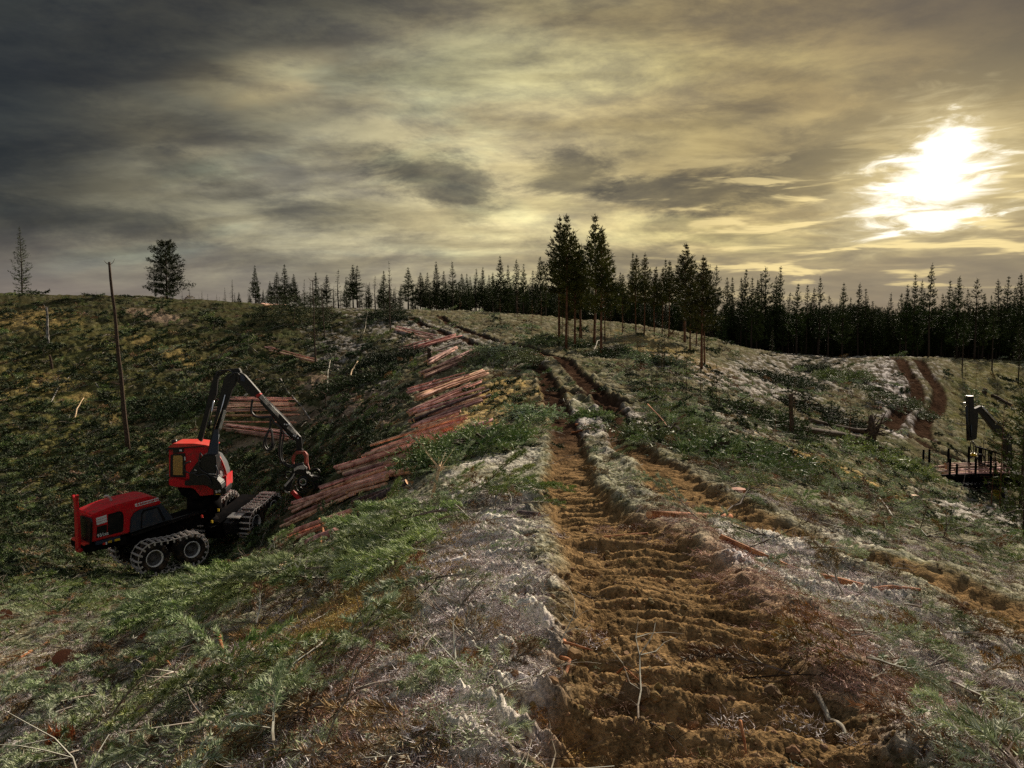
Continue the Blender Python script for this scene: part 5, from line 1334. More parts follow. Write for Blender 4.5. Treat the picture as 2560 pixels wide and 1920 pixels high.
def wheel(fr, c, r, w, parent, side=-1, rim='rim', dish='rimdark'):
    """tyre with tread (lathe about the local y axis) and dished rim"""
    g = Geo(); n = 40; ri = r * .56
    prof = [(ri, .40), (r * .72, .5), (r * .9, .49), (r * .975, .40), (r, .25), (r, 0), (r, -.25), (r * .975, -.40), (r * .9, -.49), (r * .72, -.5), (ri, -.40)]
    def lathe(prof, n, lug=False):
        b = g.n; m = len(prof)
        for i in range(n):
            a = 2 * PI * i / n
            for j, (rr, yy) in enumerate(prof):
                q = rr * (1 + (.03 if lug and i % 2 and rr > r * .96 else 0)); g.v.append(fr.w((c[0] + math.cos(a) * q, c[1] + yy * w, c[2] + math.sin(a) * q)))
        g.n += n * m
        for i in range(n):
            for j in range(m - 1): g.f.append((b + i * m + j, b + i * m + j + 1, b + ((i + 1) % n) * m + j + 1, b + ((i + 1) % n) * m + j)); g.m.append(0)
    lathe(prof, n, True)
    wh = part('wheel', g, 'tyre', parent)
    g = Geo(); s = side
    lathe([(ri * 1.0, s * .36), (ri * 1.02, s * .43), (ri * .97, s * .46), (ri * .90, s * .43), (ri * .88, s * .30)], n); part('rim', g, rim, wh, True)
    g = Geo(); lathe([(ri * .90, s * .36), (ri * .86, s * .12), (ri * .62, s * .05), (ri * .45, s * .06), (ri * .40, s * .20), (ri * .18, s * .24), (.001, s * .24)], n)
    for k in range(8):
        a = 2 * PI * k / 8; q = ri * .33; cc = (c[0] + math.cos(a) * q, c[1] + s * w * .20, c[2] + math.sin(a) * q)
        g.tube([fr.w(cc), fr.w((cc[0], cc[1] + s * .05, cc[2]))], [.022, .02], 6)
    part('wheel_disc', g, dish, wh, True); return wh
def track(fr, c1, c2, r, w, parent, n_pl=28, m='track'):
    """steel bogie track: cross plates linked around two wheels"""
    a = Vector((c1[0], 0, c1[2])); b = Vector((c2[0], 0, c2[2])); d = (b - a); L = d.length; d.normalize(); nrm = Vector((-d.z, 0, d.x)); path = []
    rr = r + .035; tot = 2 * L + 2 * PI * rr
    def at(s_):
        s_ %= tot
        if s_ < L: return a + nrm * rr + d * s_ - Vector((0, 0, .05 * math.sin(PI * s_ / L))), d
        s_ -= L
        if s_ < PI * rr: an = s_ / rr; return b + nrm * rr * math.cos(an) + d * rr * math.sin(an), (-nrm * math.sin(an) + d * math.cos(an))
        s_ -= PI * rr
        if s_ < L: return b - nrm * rr - d * s_, -d
        s_ -= L; an = s_ / rr; return a - nrm * rr * math.cos(an) - d * rr * math.sin(an), (nrm * math.sin(an) - d * math.cos(an))
    bms = []
    for k in range(n_pl):
        p, t = at(tot * k / n_pl); u = Vector((-t.z, 0, t.x)); cy = c1[1]
        rot = Matrix((t, Vector((0, 1, 0)), u)).transposed()
        p = Vector((p.x, cy, p.z))
        bms.append(boxb(fr, p, (.075, w * 1.06, .030), .006, rot)); bms.append(boxb(fr, p + u * .03, (.022, w * 1.0, .05), .005, rot))
        for sd in (-1, 1):
            bms.append(boxb(fr, p + Vector((0, sd * w * .53, 0)) - u * .05, (.07, .03, .16), .006, rot))
            bms.append(boxb(fr, p + Vector((0, sd * w * .27, 0)) + u * .045, (.05, .03, .06), .006, rot))
        p2, t2 = at(tot * (k + .5) / n_pl); u2 = Vector((-t2.z, 0, t2.x)); rot2 = Matrix((t2, Vector((0, 1, 0)), u2)).transposed()
        for sd in (-1, 1): bms.append(boxb(fr, Vector((p2.x, cy + sd * w * .52, p2.z)), (tot / n_pl * .9, .025, .035), .006, rot2))
    return part('track_chain', join(*bms), m, parent)
def text_mesh(fr, s, x, z, y, size, ang=0.0, shear=0.0, ext=.004):
    """words on the plane y = const, read from the -y side"""
    cu = bpy.data.curves.new('lettering', 'FONT'); cu.body = s; cu.size = size; cu.extrude = ext; cu.offset = .004
    o = bpy.data.objects.new('lettering', cu); COL.objects.link(o)
    dg = bpy.context.evaluated_depsgraph_get(); me = bpy.data.meshes.new_from_object(o.evaluated_get(dg)); bpy.data.objects.remove(o)
    for v in me.vertices:
        a, b, c = v.co; a2 = a * math.cos(ang) - b * math.sin(ang); b2 = a * math.sin(ang) + b * math.cos(ang)
        v.co = fr.w((x + a2, y - c, z + b2))
    return me

def harvester():
    w1 = pt(379, 1391, 30.0); psi = R(48)
    base = Vector((w1.x + 2.5, w1.y + 2.3, w1.z - .6))
    T = empty('forest_harvester', base, 'red and black tracked forest harvester with raised crane in the valley at the left', 'harvester')
    # rear frame: origin on the ground under the rear right wheel pair
    rot = Matrix.Rotation(psi, 3, 'Z')
    cB = w1 + rot @ Vector((.75, 0, 0)); O = cB - rot @ Vector((0, -1.05, .66))
    fr = Frame(O, psi, R(1.5), base)
    Z1 = lambda x, y: (170 + x * .14464, 1210 + y * .14464)
    Y = -.78
    pr = lambda pts, y=Y, conv=Z1: [fr.pl(*conv(*p), y) for p in pts]
    for sy in (-1, 1):
        for dx in (-.75, .75): wheel(fr, (dx, sy * 1.10, .66), .60, .66, T, -1 if sy < 0 else 1)
        track(fr, (-.75, sy * 1.10, .66), (.75, sy * 1.10, .66), .62, .66, T)
    # hood
    side = pr([(400,1010),(402,545),(500,500),(760,390),(1080,295),(1420,215),(1560,235),(1625,345),(1250,440),(1150,500),(1090,600),(1072,850),(920,885)])
    hood = prism(fr, side, Y, .78, .05)
    part('hood', hood, 'red', T, False)
    # side panels, proud of the hood
    def panel(name, pts, m, dy=.012, y=Y, bev=.01, parent=T):
        return part(name, prism(fr, pr(pts, y), y - dy, y + .05, bev), m, parent)
    panel('side_window', [(690,525),(880,467),(935,480),(962,540),(965,650),(950,815),(930,830),(690,890),(678,875)], 'black', .010)
    g_ = panel('number_panel', [(500,740),(678,692),(668,890),(487,938)], 'black', .010)
    for k in range(3):
        y0 = 590 + k * 43; panel('decal_stripe', [(482 + k * 5, y0), (664 + k * 4, y0 - 58), (668 + k * 4, y0 - 22), (486 + k * 5, y0 + 36)], 'white', .012, bev=.003)
    x, z = fr.pl(*Z1(505, 925), Y); x2, z2 = fr.pl(*Z1(640, 885), Y)
    me = text_mesh(fr, '931xc', x, z, Y - .014, .17, math.atan2(z2 - z, x2 - x)); me.materials.append(M['white']); link('number_lettering', me, T)
    # name plate
    panel('name_plate', [(1155,345),(1560,238),(1572,285),(1165,398)], 'white', .012, bev=.003)
    x, z = fr.pl(*Z1(1185, 383), Y); x2, z2 = fr.pl(*Z1(1560, 280), Y)
    me = text_mesh(fr, '\u25b2\u25b2Konemets\u00e4 Oy', x, z + .015, Y - .014, .105, math.atan2(z2 - z, x2 - x))
    xs = [(v.co) for v in me.vertices]; me.materials.append(M['red']); link('name_lettering', me, T)
    # dark engine intake and sloping front of the engine deck
    part('engine_intake', prism(fr, pr([(1075,850),(1090,600),(1150,500),(1250,442),(1625,347),(1830,600),(1090,845)]), Y + .015, .74, .02), 'steelblue', T)
    panel('intake_frame', [(1255,770),(1262,520),(1300,450),(1530,390),(1545,415),(1330,470),(1285,530),(1280,765)], 'black', .006, Y + .015, .003)
    panel('intake_frame', [(1535,400),(1562,395),(1690,620),(1640,640)], 'black', .006, Y + .015, .003)
    # chassis
    part('rear_frame', prism(fr, pr([(480,1000),(1080,855),(1830,605),(2500,400),(2560,560),(1900,900),(1300,1050),(700,1100)], -.45), -.45, .45, .02), 'black_matt', T)
    part('chassis_beam', prism(fr, pr([(1085,862),(1830,610),(2400,430),(2400,480),(1800,680),(1090,920)], -.62), -.62, -.46, .02), 'black', T)
    x0, z0 = fr.pl(*Z1(500, 1075), Y)
    part('rear_weight', boxb(fr, (x0 + .35, 0, z0 - .03), (1.5, 1.5, .3), .03), 'black_matt', T)
    for nm, pts, m in (('warning_label', [(600,1020),(645,1010),(645,1045),(600,1055)], 'red2'), ('warning_label', [(650,1005),(672,1000),(672,1045),(650,1050)], 'white'), ('warning_label', [(692,985),(755,972),(755,1008),(692,1022)], 'yellow'), ('warning_label', [(805,955),(890,935),(898,970),(808,992)], 'yellow')): panel(nm, pts, m, .02, Y - .01, .002)
    part('side_grille', prism(fr, pr([(480,1000),(900,895),(915,960),(905,975),(480,1060)], Y), Y - .005, Y + .2, .004), 'navy', T)
    # rear grille
    xr = min(q[0] for q in side) - .01
    gp = [fr.plx(*Z1(*p), xr) for p in [(390,1040),(408,660),(385,590),(215,545),(190,560),(186,700),(212,1045)]]
    part('rear_grille', prism(fr, gp, xr - .025, xr + .05, .015, 'x'), 'black', T)
    part('exhaust_pipe', tubeb(fr, spline([(0, 0, 0)] and [tuple([q[0], .1, q[1]]) for q in [fr.pl(*Z1(*p), .1) for p in [(765,330),(735,265),(690,215),(630,212)]]], 5), .05, 10), 'silver', T, True)
    bx = boxb(fr, (fr.pl(*Z1(500, 1040), Y)[0] - .28, 0, fr.pl(*Z1(430, 1040), Y)[1]), (.25, 1.4, .10), .02); part('rear_bumper', bx, 'red2', T)
    # guard arm at the rear left corner
    xg = xr - .22; q0 = fr.plx(*Z1(180, 1180), xg); q1 = fr.plx(*Z1(142, 300), xg)
    part('guard_arm', join(prism(fr, [fr.plx(*Z1(*p), xg) for p in [(150,1160),(120,300),(78,200),(95,185),(125,240),(150,185),(165,195),(160,300),(195,700),(215,1190)]], xg - .05, xg + .05, .012, 'x'), boxb(fr, (xg + .2, q0[0] - .15, q0[1] + .15), (.5, .5, .10), .01)), 'red', T)
    # grab rail with short posts over the track
    g = Geo()
    for i in range(7):
        a = fr.pl(*Z1(1370 + i * 40, 735 - i * 13), -.66); g.tube([fr.w((a[0], -.66, a[1])), fr.w((a[0], -.66, a[1] + .10))], [.012, .012], 5)
    part('deck_studs', g, 'silver', T)
    # front frame
    w3 = pt(627, 1305, 33.6); psf = R(77); pf = R(13)
    rf = Matrix.Rotation(psf, 3, 'Z') @ Matrix.Rotation(-pf, 3, 'Y')
    Of = w3 + rf @ Vector((.75, 0, 0)) - rf @ Vector((0, -1.10, .66))
    ff = Frame(Of, psf, pf, base)
    for sy in (-1, 1):
        for dx in (-.75, .75): wheel(ff, (dx, sy * 1.10, .66), .60, .66, T, -1 if sy < 0 else 1)
        track(ff, (-.75, sy * 1.10, .66), (.75, sy * 1.10, .66), .62, .66, T)
    part('front_frame', join(boxb(ff, (-.1, 0, .85), (2.4, .8, .5), .04), boxb(ff, (-1.5, 0, .8), (.9, .8, .8), .04), boxb(ff, (0, 0, .66), (.5, 1.6, .4), .03)), 'black_matt', T)
    part('step_platform', boxb(ff, (-1.3, -.80, 1.22), (.5, .6, .05), .01), 'silver', T)
    part('tool_box', boxb(ff, (-1.55, -.72, .85), (.6, .5, .55), .03), 'black', T)
    # articulation between the frames
    a = fr.w((2.1, 0, .95)); b = ff.w((-1.5, 0, .85)); g = Geo(); g.tube([a, a.lerp(b, .5) + Vector((0, 0, .05)), b], [.45, .42, .42], 12); part('articulation_joint', g, 'black_matt', T, True)
    g = Geo(); g.tube([fr.w((2.0, -.45, 1.15)), fr.w((2.6, -.5, 1.2)), ff.w((-1.4, -.55, 1.0))], [.05, .05, .05], 8); part('steering_cylinder', g, 'black', T, True)
    for px, py, m in ((505, 1291, 'red2'), (546, 1275, 'yellow'), (530, 1304, 'yellow')):
        c = pt(px, py, 31.2) - base; bm = bmesh.new(); bmesh.ops.create_cube(bm, size=1)
        for v in bm.verts: v.co = Vector((v.co.x * .07, v.co.y * .03, v.co.z * .11)) + c
        part('warning_label', bm, m, T)
    # ---- superstructure
    fs = Frame(pt(500, 1241, 32.6), R(8), 0, base)
    Z2 = lambda x, y: (400 + x * .18083, 1080 + y * .18083); Z3 = lambda x, y: (500 + x * .21695, 900 + y * .21695)
    sp = lambda pts, y, conv=Z2: [fs.pl(*conv(*p), y) for p in pts]
    tz = fs.pl(*Z2(560, 905), -.3)
    gt = Geo(); gt.tube([fs.w((tz[0], .3, tz[1] - .75)), fs.w((tz[0], .3, tz[1] + .05))], [.72, .68], 24); part('turntable', gt, 'black_matt', T, True)
    skirt = prism(fs, sp([(120,640),(235,650),(372,690),(640,712),(735,745),(742,868),(550,888),(480,795),(425,772),(235,765),(120,738)], -.62), -.62, .95, .03); part('cab_base', skirt, 'red', T)
    part('cab_underside', prism(fs, sp([(235,772),(425,778),(480,800),(548,890),(600,930),(420,935),(300,880)], -.5), -.5, .9, .02), 'black_matt', T)
    part('lamp_housing', prism(fs, sp([(738,785),(905,775),(912,830),(890,870),(740,880)], -.62), -.62, .6, .02), 'black', T)
    for a in ((780, 822), (824, 815)):
        x, z = fs.pl(*Z2(*a), -.64); part('work_lamp', boxb(fs, (x, -.635, z), (.10, .05, .11), .015), 'white', T)
    x, z = fs.pl(*Z2(800, 862), -.64); part('side_marker', boxb(fs, (x, -.63, z), (.22, .03, .03), .004), 'yellow', T)
    cab = part('cab', prism(fs, sp([(122,640),(118,225),(230,180),(500,186),(700,200),(700,640),(420,660),(372,660)], -.36), -.36, .95, .05), 'red', T)
    part('cab_roof', prism(fs, sp([(100,222),(180,160),(470,160),(640,182),(720,205),(720,222),(480,206),(280,222)], -.42), -.42, 1.0, .02), 'red2', T)
    part('roof_edge', prism(fs, sp([(102,235),(105,215),(250,214),(500,196),(640,190),(640,202),(500,210),(280,232),(120,248)], -.44), -.44, -.36, .008), 'black', T)
    x, z = fs.pl(*Z2(200, 165), 0); gb_ = Geo(); gb_.tube([fs.w((x, 0, z)), fs.w((x, 0, z + .18))], [.11, .10], 12); part('beacon', gb_, 'black', cab, True)
    part('rear_lamp_panel', prism(fs, sp([(180,222),(330,222),(330,280),(180,292)], -.37), -.385, -.33, .006), 'black', cab)
    x, z = fs.pl(*Z2(287, 253), -.39); part('work_lamp', boxb(fs, (x, -.40, z), (.10, .04, .08), .01), 'white', cab)
    part('window_frame', prism(fs, sp([(145,320),(200,296),(350,292),(355,630),(140,622)], -.37), -.39, -.34, .01), 'black', cab)
    part('window', prism(fs, sp([(180,340),(196,325),(295,325),(312,345),(312,590),(325,597),(180,595)], -.40), -.402, -.37, .006), 'amber', cab)
    x, z = fs.pl(*Z2(345, 368), -.40); part('side_marker', boxb(fs, (x, -.40, z), (.04, .03, .16), .004), 'white', cab)
    part('front_window', prism(fs, sp([(700,300),(790,330),(870,450),(905,560),(905,640),(700,640)], .0), .0, .9, .02), 'glass', cab)
    part('front_pillar', prism(fs, sp([(835,640),(915,600),(918,775),(890,778),(850,700)], -.30), -.30, .95, .015), 'red', cab)
    part('seat', prism(fs, sp([(800,540),(840,560),(850,625),(790,625)], .3), .2, .6, .02), 'white', cab)
    for off in (0, -26):
        pp = [fs.pl(*Z2(*p), -.34) for p in [(800 + off * .2, 318), (845 + off * .6, 380), (880 + off, 460), (905 + off, 530), (920 + off, 600)]]
        part('guard_bar', tubeb(fs, spline([(q[0], -.34 - off * .006, q[1]) for q in pp], 5), .028, 8), 'red2', T, True)
    # ---- crane
    cr = lambda pts, y=-.95, conv=Z3: [fs.pl(*conv(*p), y) for p in pts]
    part('crane_base', join(prism(fs, [fs.pl(*Z2(*p), -.95) for p in [(420,560),(520,420),(620,300),(700,310),(790,310),(800,480),(790,620),(860,700),(880,770),(740,780),(640,715),(430,690)]], -1.2, -.45, .03), boxb(fs, (fs.pl(*Z2(520, 690), -.9)[0], -.9, fs.pl(*Z2(520, 690), -.9)[1]), (.9, .5, .2), .02)), 'black', T)
    part('boom', prism(fs, cr([(85,1100),(150,800),(230,420),(285,210),(330,150),(430,150),(415,280),(380,330),(215,810),(205,1080)]), -1.08, -.80, .02), 'black', T)
    part('boom_base_cover', prism(fs, cr([(90,1085),(165,800),(212,800),(208,1090)], -1.1), -1.11, -1.085, .004), 'navy', T)
    part('boom_plate', prism(fs, cr([(212,800),(275,570),(305,590),(240,810)], -1.1), -1.10, -1.083, .003), 'silver', T)
    part('boom_plate', prism(fs, cr([(205,860),(225,860),(213,915),(200,915)], -1.1), -1.10, -1.083, .003), 'white', T)
    part('lift_arm', prism(fs, cr([(5,930),(-25,900),(60,600),(130,300),(165,180),(215,170),(195,400),(120,560),(60,800),(25,940)], -.6), -.72, -.5, .015), 'black', T)
    part('tilt_link', prism(fs, cr([(165,185),(190,150),(330,103),(455,95),(480,150),(430,165),(330,125),(225,175),(215,215)], -.7), -.80, -.5, .015), 'black', T)
    P3 = lambda x, y, yy: (lambda q: (q[0], yy, q[1]))(fs.pl(*Z3(x, y), yy))
    part('hydraulic_cylinder', tubeb(fs, [P3(175, 790, -1.14), P3(235, 600, -1.14)], .05, 10), 'black', T, True)
    part('piston_rod', tubeb(fs, [P3(170, 790, -1.17), P3(240, 590, -1.17), P3(290, 400, -1.17)], .022, 8), 'chrome', T, True)
    part('piston_rod', tubeb(fs, [P3(118, 725, -.75), P3(158, 470, -.75)], .030, 8), 'chrome', T, True)
    part('hydraulic_cylinder', tubeb(fs, [P3(95, 790, -.75), P3(118, 700, -.75)], .055, 10), 'black', T, True)
    part('stick', prism(fs, cr([(425,150),(470,140),(520,170),(600,260),(700,375),(655,430),(600,410),(540,360),(500,300),(430,250)], -.92), -1.06, -.78, .02), 'black', T)
    part('knuckle_cover', prism(fs, cr([(462,180),(480,165),(520,200),(515,250),(470,240)], -1.07), -1.09, -1.05, .008), 'navy', T)
    part('stick_cylinder', tubeb(fs, [P3(470, 250, -.95), P3(545, 325, -.95)], .05, 8), 'chrome', T, True)
    part('bracket', prism(fs, cr([(505,405),(530,385),(560,385),(545,405),(510,415)], -.9), -.95, -.85, .005), 'silver', T)
    part('collar', prism(fs, cr([(645,405),(690,378),(712,392),(668,440)], -.92), -1.08, -.76, .008), 'red', T)
    ext = part('extension', prism(fs, cr([(668,430),(705,392),(1000,700),(1165,890),(1150,935),(1100,925),(900,715)], -.92), -1.03, -.81, .015), 'black', T)
    part('wear_plate', prism(fs, cr([(680,430),(712,400),(915,620),(905,665)], -1.04), -1.045, -1.028, .003), 'silver', ext)
    part('wear_plate', prism(fs, cr([(1000,785),(1025,750),(1125,860),(1110,880)], -1.04), -1.045, -1.028, .003), 'silver', ext)
    g = Geo(); g.tube([fs.w(P3(712, 395, -.92)), fs.w(P3(1010, 690, -.92)), fs.w(P3(1130, 860, -.92))], [.022, .02, .02], 6); part('top_rail', g, 'silver', ext)
    part('extension_cylinder', tubeb(fs, [P3(700, 480, -.95), P3(1085, 925, -.95)], .045, 8), 'black', T, True)
    part('piston_rod', tubeb(fs, [P3(925, 790, -.98), P3(1078, 925, -.98)], .022, 8), 'chrome', T, True)
    for x, y in ((975,740),(1000,745),(1025,740),(1080,870),(1100,880),(1130,900)):
        g = Geo(); a = P3(x, y, -1.04); g.tube([fs.w(a), fs.w((a[0], a[1] - .03, a[2]))], [.035, .03], 8); part('bolt', g, 'white', ext)
    part('rotator', join(prism(fs, cr([(1110,890),(1170,880),(1180,1000),(1175,1030),(1115,1040),(1105,960)], -.92), -1.04, -.80, .02), boxb(fs, P3(1145, 1045, -.92), (.34, .34, .16), .03)), 'black', T)
    # head
    part('yoke', join(prism(fs, cr([(1090,1065),(1110,1050),(1210,1050),(1245,1085),(1245,1190),(1268,1265),(1235,1272),(1215,1200),(1212,1115),(1190,1080),(1120,1085),(1085,1115),(1085,1200),(1060,1200),(1055,1120)], -.75), -.82, -.66, .015), prism(fs, cr([(1090,1065),(1110,1050),(1210,1050),(1235,1090),(1225,1190),(1200,1190),(1205,1110),(1180,1080),(1110,1090),(1080,1190),(1060,1190),(1065,1110)], -1.15), -1.2, -1.08, .015)), 'yoke', T)
    hd = part('harvesting_head', join(prism(fs, cr([(1075,1260),(1120,1225),(1190,1210),(1235,1240),(1230,1290),(1300,1335),(1290,1365),(1180,1320),(1140,1300),(1090,1330),(1040,1500),(975,1485),(970,1440),(1030,1360)], -1.0), -1.22, -.70, .02), prism(fs, cr([(1290,1330),(1370,1340),(1395,1400),(1380,1470),(1320,1480),(1300,1420)], -.95), -1.15, -.70, .03)), 'black', T)
    part('head_cover', prism(fs, cr([(1080,1255),(1120,1222),(1195,1210),(1232,1235),(1200,1262),(1130,1258),(1085,1285)], -1.23), -1.24, -1.21, .004), 'silver', hd)
    part('head_edge', prism(fs, cr([(965,1445),(1060,1345),(1085,1300),(1095,1305),(1070,1360),(985,1462)], -1.23), -1.24, -1.21, .003), 'silver', hd)
    part('head_foot', prism(fs, cr([(972,1495),(1035,1520),(1030,1535),(985,1525)], -1.1), -1.18, -.95, .01), 'silver', hd)
    part('saw_box', prism(fs, cr([(1042,1525),(1075,1498),(1130,1550),(1200,1615),(1185,1645),(1120,1600)], -1.05), -1.15, -.95, .012), 'red', hd)
    def ring(x, y, rad, th, m, yy, nm='feed_wheel'):
        g = Geo(); c = P3(x, y, yy); pts = [fs.w((c[0] + rad * math.cos(a), yy, c[2] + rad * math.sin(a))) for a in [2 * PI * k / 20 for k in range(21)]]; g.tube(pts, [th] * 21, 7, cap=False); return part(nm, g, m, hd, True)
    ring(1185, 1400, .19, .05, 'black', -1.25); ring(1185, 1405, .13, .018, 'silver', -1.27, 'wheel_ring'); ring(1332, 1300, .17, .035, 'black', -.9, 'hose_loop'); ring(1025, 1330, .15, .03, 'black', -.8, 'hose_loop')
    for pts in ([(1095,1440),(1120,1500),(1180,1530),(1240,1510),(1290,1470)], [(1240,1380),(1290,1400),(1330,1450),(1310,1500)], [(1130,1380),(1150,1460),(1210,1490),(1260,1460)]):
        part('delimbing_knife', tubeb(fs, spline([P3(a, b, -1.2) for a, b in pts], 5), .035, 6, .012), 'black', hd, True)
    # hoses
    def hose(pts, r=.03, m='hose', y=-1.12): part('hydraulic_hose', tubeb(fs, spline([P3(a, b, y) for a, b in pts], 7), r, 8), m, T, True)
    hose([(605,455),(595,520),(590,590),(625,640),(690,662),(800,655)], .045)
    hose([(805,650),(812,720),(800,800),(750,900),(735,980),(770,1035),(820,1030),(840,980),(830,860),(822,800)], .045)
    hose([(800,800),(770,880),(760,960),(790,1020),(820,990),(830,900),(818,810)], .03, 'hose', -1.2)
    hose([(815,640),(850,720),(930,790),(925,900),(915,1050),(930,1150),(985,1210),(1060,1235),(1120,1210),(1190,1190)], .05)
    hose([(930,780),(965,860),(950,960),(940,1080),(965,1170),(1040,1215),(1110,1195)], .03, 'hose', -1.18)
    hose([(190,175),(210,130),(330,120),(420,190),(350,230),(310,200)], .03, 'hose', -.9)
    hose([(330,200),(400,150),(450,170),(440,240)], .025, 'hose', -1.12)
    def hose2(pts, r=.03, m='hose', y=-1.25): part('hydraulic_hose', tubeb(fs, spline([(lambda q: (q[0], y, q[1]))(fs.pl(*Z2(a, b), y)) for a, b in pts], 7), r, 8), m, T, True)
    hose2([(420,410),(360,430),(330,480),(350,540),(420,570),(520,560)]); hose2([(430,560),(520,600),(620,590),(680,640),(710,720)]); hose2([(560,280),(540,420),(560,520),(700,600),(780,640)]); hose2([(770,460),(800,560),(780,650)], .03, 'steelblue')
    for a, b in (((560,290),(590,330)), ((540,370),(555,410)), ((480,580),(520,610)), ((475,520),(505,535)), ((665,580),(770,585))):
        part('fitting', tubeb(fs, [(lambda q: (q[0], -1.24, q[1]))(fs.pl(*Z2(*p), -1.24)) for p in (a, b)], .022, 6), 'silver', T)
    g = Geo(); q = [fs.w((lambda q: (q[0], -.9, q[1]))(fs.pl(*Z2(*p), -.9))) for p in [(960,960),(985,900),(1000,800),(1030,800),(1030,880),(1000,920)]]; g.tube(q, [.02] * 6, 6); part('hand_rail', g, 'silver', T)
harvester()

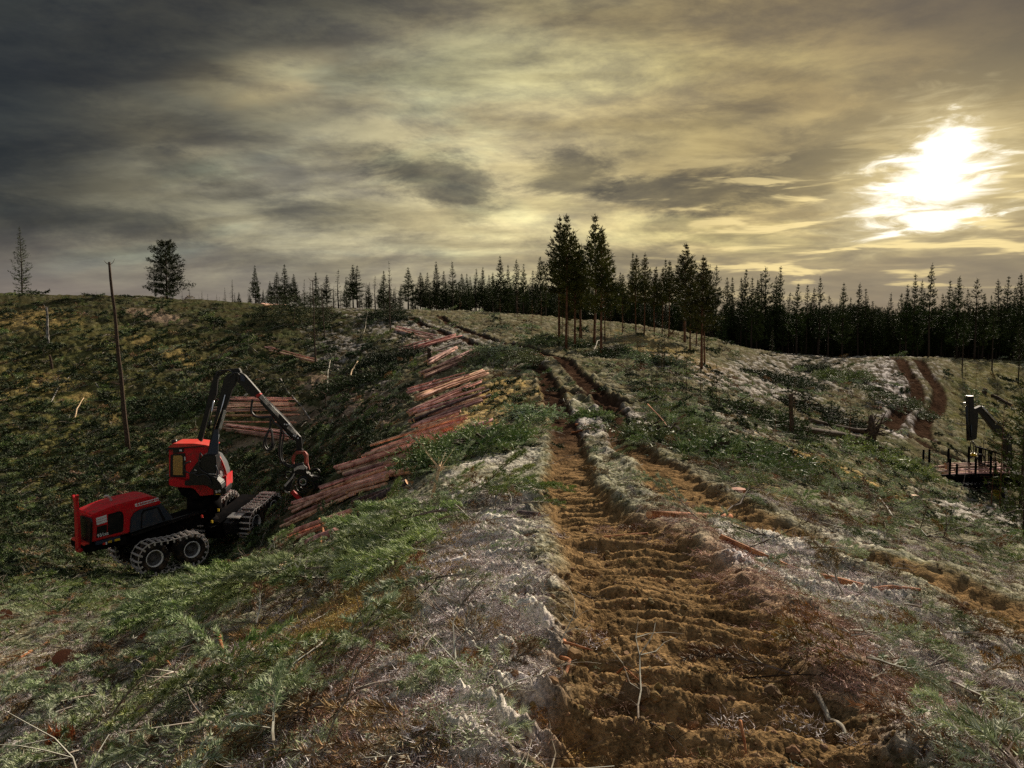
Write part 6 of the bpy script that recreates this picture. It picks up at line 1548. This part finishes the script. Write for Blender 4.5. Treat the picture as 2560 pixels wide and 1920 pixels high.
def forwarder():
    Z4 = lambda x, y: (2260 + x * .20492, 960 + y * .20492)
    fo = pt(*Z4(900, 1440), 46.5); base = fo.copy()
    T = empty('forwarder', base, 'black forwarder with yellow wheel hubs loading logs at the far right', 'forwarder')
    fr = Frame(fo, R(-4), 0, base)
    P4 = lambda x, y, yy: (lambda q: (q[0], yy, q[1]))(fr.pl(*Z4(x, y), yy))
    pf = lambda pts, y: [fr.pl(*Z4(*p), y) for p in pts]
    for x, y in ((745,1355),(1078,1350)):
        c = P4(x, y, -1.1)
        for s in (-1, 1): wheel(fr, (c[0], s * 1.1, c[2]), .62, .62, T, s, 'yellow_rim', 'yellow_rim')
    a = P4(745,1355,-1.1); b = P4(1078,1350,-1.1)
    for s in (-1, 1): track(fr, (a[0], s * 1.1, a[2]), (b[0], s * 1.1, b[2]), .64, .62, T, 30)
    part('chassis', prism(fr, pf([(330,1130),(900,1125),(1350,1100),(1500,1110),(1500,1260),(600,1260),(340,1220)], -.5), -.5, .5, .03), 'black_matt', T)
    part('side_beam', prism(fr, pf([(310,1110),(1280,1090),(1280,1120),(430,1150),(430,1270),(345,1230)], -1.0), -1.05, -.9, .02), 'black_matt', T)
    part('mudguard', prism(fr, pf([(600,1260),(680,1215),(1150,1200),(1220,1260),(1150,1240),(700,1245)], -1.0), -1.45, -.8, .01), 'black_matt', T)
    for (x, y0, y1, yy) in ((565,905,1140,-1.15),(648,975,1140,-1.15),(880,900,1110,-1.15),(240,800,1025,1.15),(312,795,1020,1.15),(545,785,990,1.15),(795,760,980,1.15),(932,755,980,1.15),(1120,950,1100,-1.15)):
        p = P4(x, y0, yy); q = P4(x, y1 + 40, yy); part('bunk_stake', boxb(fr, (p[0], yy, (p[2] + q[2]) / 2), (.11, .11, p[2] - q[2]), .02), 'black_matt', T)
    for x in (400, 600, 880, 1120):
        p = P4(x, 1135, -1.1); part('bunk', boxb(fr, (p[0], 0, p[2]), (.16, 2.4, .18), .02), 'black_matt', T)
    hb = part('headboard', join(prism(fr, pf([(1045,825),(1060,830),(1060,1090),(1045,1090)], -1.1), -1.15, -1.05, .005), *[boxb(fr, (P4(1052, 830, -1.1)[0] + .3, -1.1 + k * .37, P4(1052, 955, -1.1)[2]), (.05, .06, 1.25), .01) for k in range(7)], boxb(fr, (P4(1052, 830, -1.1)[0] + .3, 0, P4(1052, 830, -1.1)[2]), (.1, 2.4, .1), .01), boxb(fr, (P4(1052, 830, -1.1)[0] + .3, 0, P4(1052, 1020, -1.1)[2]), (.06, 2.4, .08), .01)), 'black_matt', T)
    g = Geo(); g.tube([fr.w(P4(1055, 825, -1.12)), fr.w(P4(1290, 888, -1.12))], [.03, .03], 6); part('guard_rail', g, 'black_matt', T)
    # crane
    part('crane_column', prism(fr, pf([(1235,700),(1290,690),(1300,1080),(1230,1080)], -.1), -.35, .2, .02), 'black', T)
    part('boom', prism(fr, pf([(850,300),(930,262),(960,275),(1140,480),(1310,650),(1310,720),(1250,720),(1080,560),(920,350),(870,335)], -.1), -.28, .1, .02), 'black', T)
    part('boom_cylinder', tubeb(fr, [P4(955, 275, -.35), P4(1130, 470, -.35)], .05, 8), 'silver', T, True)
    part('stick', prism(fr, pf([(772,150),(832,150),(838,300),(885,330),(885,440),(868,665),(780,690),(775,400)], -.1), -.3, .1, .02), 'black', T)
    part('stick_cap', boxb(fr, P4(800, 148, -.1), (.34, .40, .05), .02), 'black', T)
    part('extension_tube', tubeb(fr, [P4(762, 275, -.4), P4(778, 690, -.4)], .07, 8), 'black', T, True)
    part('piston_rod', tubeb(fr, [P4(820, 500, -.35), P4(825, 650, -.35)], .03, 8), 'steelblue', T, True)
    part('lamp', boxb(fr, P4(748, 232, -.2), (.24, .2, .08), .02), 'black', T)
    part('rotator', boxb(fr, P4(848, 862, -.1), (.30, .3, .20), .05), 'yellow', T)
    for pts in ([(820,700),(810,780),(840,850)], [(840,700),(885,790),(870,850)], [(830,690),(850,780),(848,850)]): part('hydraulic_hose', tubeb(fr, spline([P4(a, b, -.15) for a, b in pts], 5), .03, 6), 'hose', T, True)
    for pts in ([(840,880),(800,910),(800,960),(830,990)], [(860,880),(900,910),(915,960),(925,1000)], [(900,860),(960,870),(990,930),(975,985),(930,1000)]): part('grapple_arm', tubeb(fr, spline([P4(a, b, -.2) for a, b in pts], 5), .05, 6, .03), 'black', T, True)
    # front half, mostly behind the young pines and outside the picture
    part('front_frame', prism(fr, pf([(1300,1110),(2610,1090),(2610,1250),(1300,1250)], -.6), -.6, .6, .03), 'black_matt', T)
    cab = part('cab', prism(fr, pf([(1740,800),(1820,700),(2110,700),(2160,900),(2160,1100),(1740,1110)], -.8), -.8, .8, .05), 'black', T)
    part('window', prism(fr, pf([(1780,810),(1840,735),(1960,735),(1960,950),(1780,950)], -.8), -.82, -.78, .01), 'glass', cab)
    part('window', prism(fr, pf([(1980,735),(2090,735),(2130,900),(2130,950),(1980,950)], -.8), -.82, -.78, .01), 'glass', cab)
    part('hood', prism(fr, pf([(2160,920),(2510,930),(2610,980),(2610,1110),(2160,1110)], -.7), -.7, .7, .06), 'yellow_rim', T)
    for x in (2010, 2390):
        c = P4(x, 1340, -1.1)
        for s in (-1, 1): wheel(fr, (c[0], s * 1.1, c[2]), .62, .62, T, s, 'yellow_rim', 'yellow_rim')
    # the load: every log its own thing
    random.seed(33)
    rows = [(205,1048,1150,965,.9),(270,1030,1180,975,.5),(245,1068,1240,1000,.1),(300,1090,1240,1030,-.35),(500,990,1080,968,.7),(515,1040,1270,1015,-.1),(610,1065,1290,1040,-.4),(460,1128,1290,1075,-.85),(470,1105,1250,1070,-.65),(430,1050,1200,1030,.3),(300,1120,1000,1090,-.1),(520,1015,1180,992,.3)]
    for i, (x0, y0, x1, y1, yy) in enumerate(rows):
        a = fr.w(P4(x0, y0, yy)) + base; b = fr.w(P4(x1, y1, yy)) + base; r = random.uniform(.10, .14)
        o = lay(a, b, r, 'red', label='log in the load on the forwarder at the far right', group='logs loaded on the forwarder')
forwarder()
# ------------------------------------------------------------------ ground litter last, so that it keeps clear of the log stacks
do_scatter()
